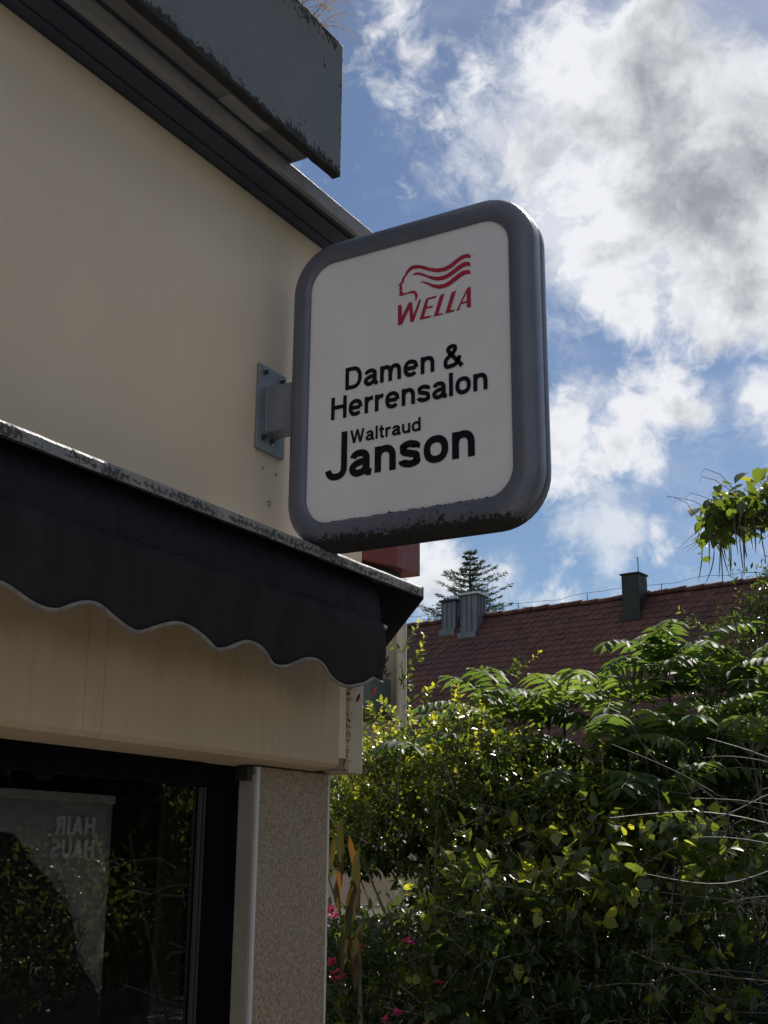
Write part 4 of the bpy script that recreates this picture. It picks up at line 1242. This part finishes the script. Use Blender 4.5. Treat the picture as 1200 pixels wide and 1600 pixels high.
for i in range(380):
    l = 1.91 + abs(rng.normal(0, .36)) if rng.random() < .8 else rng.uniform(1.95, 3.5)
    ctr = 3.60 + (l - 1.95) * .10; z = ctr + rng.normal(0, .062) + .05 * min(1, (l - 1.9) * 4)
    an = rng.uniform(0, 6.28)
    P.append(gp(l, 7.0 + rng.normal(0, .22), z) - ORG); D.append(unit(np.array([math.cos(an) * .7, math.sin(an) * .7, -.55 + rng.normal(0, .3)])))
    U.append(unit(np.array([0, 0, 1.0]) + rng.normal(0, .4, 3))); LN.append(rng.uniform(.065, .115)); YV.append(1.0 if z > ctr + .07 and rng.random() < .5 else 0.0)
P, D, U, LN, YV = map(np.array, (P, D, U, LN, YV))
cm = [one_leaf('leaf', HEART, L_CAT, y) for y in (0, 1)]
add_leaf_objects(ca, 'leaf', lambda i: cm[int(YV[i])], P, D, U, LN, LN * .82, range(len(P)))
for i in range(64):
    l = rng.uniform(1.92, 2.6); z = 3.55 + (l - 1.95) * .10 + rng.normal(0, .03); b0 = gp(l, 7.0 + rng.normal(0, .2), z) - ORG
    ln = rng.uniform(.10, .30); sw = RT2 * rng.normal(0, .03)
    pts = [b0 + np.array([0, 0, -ln * k / 5]) + sw * (k / 5) ** 2 * (1 + ln) for k in range(6)]
    MB().tube(pts, [.0015, .0032, .0036, .0036, .003, .0012], 5).build('pod', M['bark'], ca)
tt_ = MB()
for i in range(90):
    l = rng.uniform(1.86, 2.5); up_ = rng.random() < .45
    b0 = gp(l, 7.0 + rng.normal(0, .15), 3.60 + (l - 1.95) * .10 + (.04 if up_ else -.03)) - ORG
    d = np.array([0, 0, 1.0 if up_ else -.6]) + RT2 * rng.normal(-.5 if up_ else 0, .55); ln = rng.uniform(.07, .14)
    tt_.tube([b0, b0 + d * ln * .6, b0 + d * ln + RT2 * rng.normal(-.03, .02) + np.array([0, 0, -.02]), b0 + d * ln + RT2 * rng.normal(-.05, .02) + np.array([0, 0, -.06])], [.0024, .002, .0018, .001], 3, False)
tt_.build('stalks', M['bark'], ca)['kind'] = 'stuff'

# ------------------------------------------------------------------ fir behind the house
fi = thing('fir_tree', 'open-branched fir tree behind the ridge of the tiled roof', 'tree', (-16.9, 34, -.1))
MB().tube([(0, 0, 0), (0, 0, 8.0), (0, 0, 11.3)], [.28, .10, .015], 8).build('trunk', M['bark'], fi)
P, D, U, LN = [], [], [], []
bw = MB()
for lev in range(26):
    z = 11.2 - 4.4 * (lev / 25) ** 1.0; R_ = .10 + (11.3 - z) * .80
    for k in range(5):
        an = lev * 1.1 + k * 2 * PI / 5 + rng.normal(0, .25); ln = R_ * rng.uniform(.35, 1.15)
        dr = np.array([math.cos(an), math.sin(an), .30 - .08 * lev / 6]); end = np.array([0, 0, z]) + dr * ln + np.array([0, 0, .10 * ln])
        b0 = np.array([0, 0, z]); mid = b0 + dr * ln * .5 - np.array([0, 0, .06 * ln])
        bw.tube([b0, mid, end], [.022, .014, .005], 4, False)
        nn = int(26 * ln) + 6
        for j in range(nn):
            s = .15 + .85 * rng.random(); pos = (b0 * (1 - s) ** 2 + 2 * mid * s * (1 - s) + end * s * s)
            sd = unit(np.cross(dr, [0, 0, 1])) * rng.choice([-1, 1]); tl = .30 * (1.05 - s * .5) * min(1, .3 + ln * .5)
            td = unit(sd + dr * .8 + np.array([0, 0, rng.normal(-.05, .2)]))
            for q in range(6):
                P.append(pos + td * tl * q / 6); D.append(unit(td + rng.normal(0, .55, 3))); U.append(rng.normal(0, 1, 3)); LN.append(rng.uniform(.05, .10))
LN = np.array(LN)
o = link(bpy.data.objects.new('needles', leaves_mesh('needles', LEAF4, np.array(P), np.array(D), np.array(U), LN, LN * .35, L_FIR)), fi); o['kind'] = 'stuff'
bw.build('branches', M['bark'], fi)['kind'] = 'stuff'

# ------------------------------------------------------------------ dry grass in the roof planter, tuft in the window box, red creeper leaves
gr = thing('dry_grass', 'tuft of dry ornamental grass leaning out of the roof planter', 'grass', (-2.05, 2.75, E + 2.45))
org = np.array([-2.05, 2.75, E + 2.45])
for i in range(64):
    y = rng.uniform(2.45, 2.98); p0 = np.array([rng.uniform(-2.06, -1.99), min(y, 2.84), E + 2.60])
    reach = rng.uniform(.16, .40); rise = rng.uniform(.16, .26); an = rng.normal(.75, .35)
    hd = np.array([math.cos(an) * .75, math.sin(an), 0]); pts = []
    for k in range(9):
        s = k / 8; pts.append(p0 + hd * reach * s ** 1.1 + np.array([0, 0, rise * math.sin(min(s * 1.9, 1.9 * .5 + s)) - .16 * s ** 3 * reach / .25]) - org)
    mb = MB(); w0 = .0026; vs = []
    sd = unit(np.cross(hd, [0, 0, 1]))
    for k, p in enumerate(pts):
        w = w0 * (1 - k / 8.6); vs += [p - sd * w, p + sd * w + np.array([0, 0, w * .6])]
    mb.add(vs, [(2 * k, 2 * k + 1, 2 * k + 3, 2 * k + 2) for k in range(8)])
    mb.build('blade', M['drygrass'], gr)
bp = thing('window_box_plant', 'low feathery plant growing in the green-grey window box', 'plant', (-4.5, 7.44, 2.86))
P = np.array([0, 0, .0]) + np.column_stack([rng.uniform(-.2, .08, 260), rng.uniform(-.1, .1, 260), rng.uniform(0, .13, 260)])
D = unit(rng.normal(0, .6, (260, 3)) + np.array([0, 0, .8])); LN = rng.uniform(.04, .08, 260)
o = link(bpy.data.objects.new('foliage', leaves_mesh('foliage', LEAF4, P, D, rng.normal(0, 1, (260, 3)), LN, LN * .3, L_FIR)), bp); o['kind'] = 'stuff'
for lab, x, y, z in (('red creeper leaf hanging below the awning fringe beside the cream trim', -2.02, 3.28, E + .515), ('red creeper leaf hanging at the end corner of the awning fringe', -2.0, 3.345, E + .545)):
    me = one_leaf('creeper_leaf', LEAF8, M['redleaf']); o = link(bpy.data.objects.new('creeper_leaf', me)); o.scale = (.011, .034, .034); o.location = (x, y, z); o.rotation_euler = (math.radians(-100), .3, rnd.uniform(-.5, .5)); tag(o, lab, 'leaf')

# ------------------------------------------------------------------ white car behind the shrubs
car = thing('parked_car', 'white car parked behind the shrubs, glimpsed through the leaves', 'car', tuple(gp(-.30, 9.6, -.11)), math.radians(30.57))
body_prof = [(-2.1, .35), (-2.12, .62), (-2.05, .86), (-1.2, .95), (-.55, 1.36), (-.2, 1.445), (.9, 1.44), (1.55, 1.30), (2.0, .98), (2.1, .80), (2.1, .35)]
mb = MB(); n = len(body_prof); vs = []
for y, ins in ((-.86, .0), (-.80, 1.0), (.80, 1.0), (.86, .0)):
    pass
rings = []
for y in (-.84, -.70, .70, .84):
    ring = []
    for x, z in body_prof:
        tum = max(0, z - .9) * .35 if abs(y) > .8 else 0
        ring.append((x, y - math.copysign(tum, y), z - (.02 if abs(y) > .8 and z > .9 else 0)))
    rings.append(ring)
for ring in rings:
    vs += ring
fs = [tuple(range(n)), tuple(range(4 * n - 1, 3 * n - 1, -1))]
for j in range(3):
    for i in range(n):
        fs.append((j * n + i, j * n + (i + 1) % n, (j + 1) * n + (i + 1) % n, (j + 1) * n + i))
mb.add(vs, fs); mb.build('body', M['car'], car, .03, 50)
for s in (-1, 1):
    for quad in (((-1.0, 1.0), (-.08, 1.0), (-.08, 1.34), (-.48, 1.30)), ((.02, 1.0), (1.1, 1.0), (1.05, 1.33), (.02, 1.355))):
        mb = MB(); pts = []
        for x, z in quad:
            pts.append((x, s * (.852 - max(0, z - .9) * .35), z))
        mb.add(pts, [(0, 1, 2, 3)]); w = mb.build('side_window', M['carglass'], car); w.modifiers.new('thickness', 'SOLIDIFY').thickness = .012
    for x in (-1.3, 1.32):
        wl_ = MB().tube([(x, s * .70, .31), (x, s * .862, .31)], .31, 20).build('wheel', M['rubber'], car, 0, 40)
        MB().tube([(x, s * .8625, .31), (x, s * .872, .31)], .20, 16).build('rim', M['steel'], wl_, 0, 40)

# ------------------------------------------------------------------ unseen planting added across the street for dark reflections in the shop window
def round_tree(name, label, cat, x, y, h, r, mat, n, size):
    t_ = thing(name, label, cat, (x, y, -.1)); MB().tube([(0, 0, 0), (0, 0, h * .7)], [.12, .05], 8).build('trunk', M['bark'], t_)
    c = rng.normal(0, 1, (n, 3)); c = unit(c) * (rng.random((n, 1)) ** .4) * np.array([r, r, h * .45]) + np.array([0, 0, h * .56])
    D = unit(rng.normal(0, 1, (n, 3))); LN = rng.uniform(.7, 1.3, n) * size
    o = link(bpy.data.objects.new('crown', leaves_mesh('crown', LEAF4, c, D, rng.normal(0, 1, (n, 3)), LN, LN * .55, mat)), t_); o['kind'] = 'stuff'


round_tree('reflection_tree', 'unseen round dark tree added across the street to darken the middle of the shop window reflection', 'tree', 7.4, 12.3, 7.0, 2.8, L_DARK, 12000, .28)  # dense unseen crowns, added so the glass mirrors little bright sky
round_tree('reflection_tree', 'unseen taller lime-leaved tree added farther along the street to keep sky out of the shop window reflection', 'tree', 8.3, 16.6, 8.5, 3.2, L_BROAD, 12000, .28)
round_tree('autumn_bush', 'orange-brown bush across the street mirrored low in the shop window', 'bush', 5.7, 11.9, 2.3, 1.2, L_AUT, 4500, .07)
round_tree('reflection_bush', 'unseen low dark round bush added to cover pale ground at the bottom of the shop window reflection', 'bush', 5.0, 9.4, 2.0, 1.4, L_DARK, 6000, .08)  # unseen, added to cover the sunlit ground mirrored in the glass
round_tree('reflection_tree', 'unseen dark tree nearest the crossing added to darken the shop window reflection', 'tree', 8.2, 8.0, 7.5, 3.2, L_DARK, 12000, .28)
shrub('hedge', 'unseen clipped dark hedge added across the street to hide the ground in the shop window reflection', 'hedge', (12.5, 8.0), (8.5, 17.5, 7.4, 8.6), lambda l: 2.3, 2300, 12, .12, L_DARK, LEAF4, .3, (.05, .6), 0, stems=4, spread=.9, wr=.6, front=.7)  # unseen, added to hide the ground mirrored in the glass
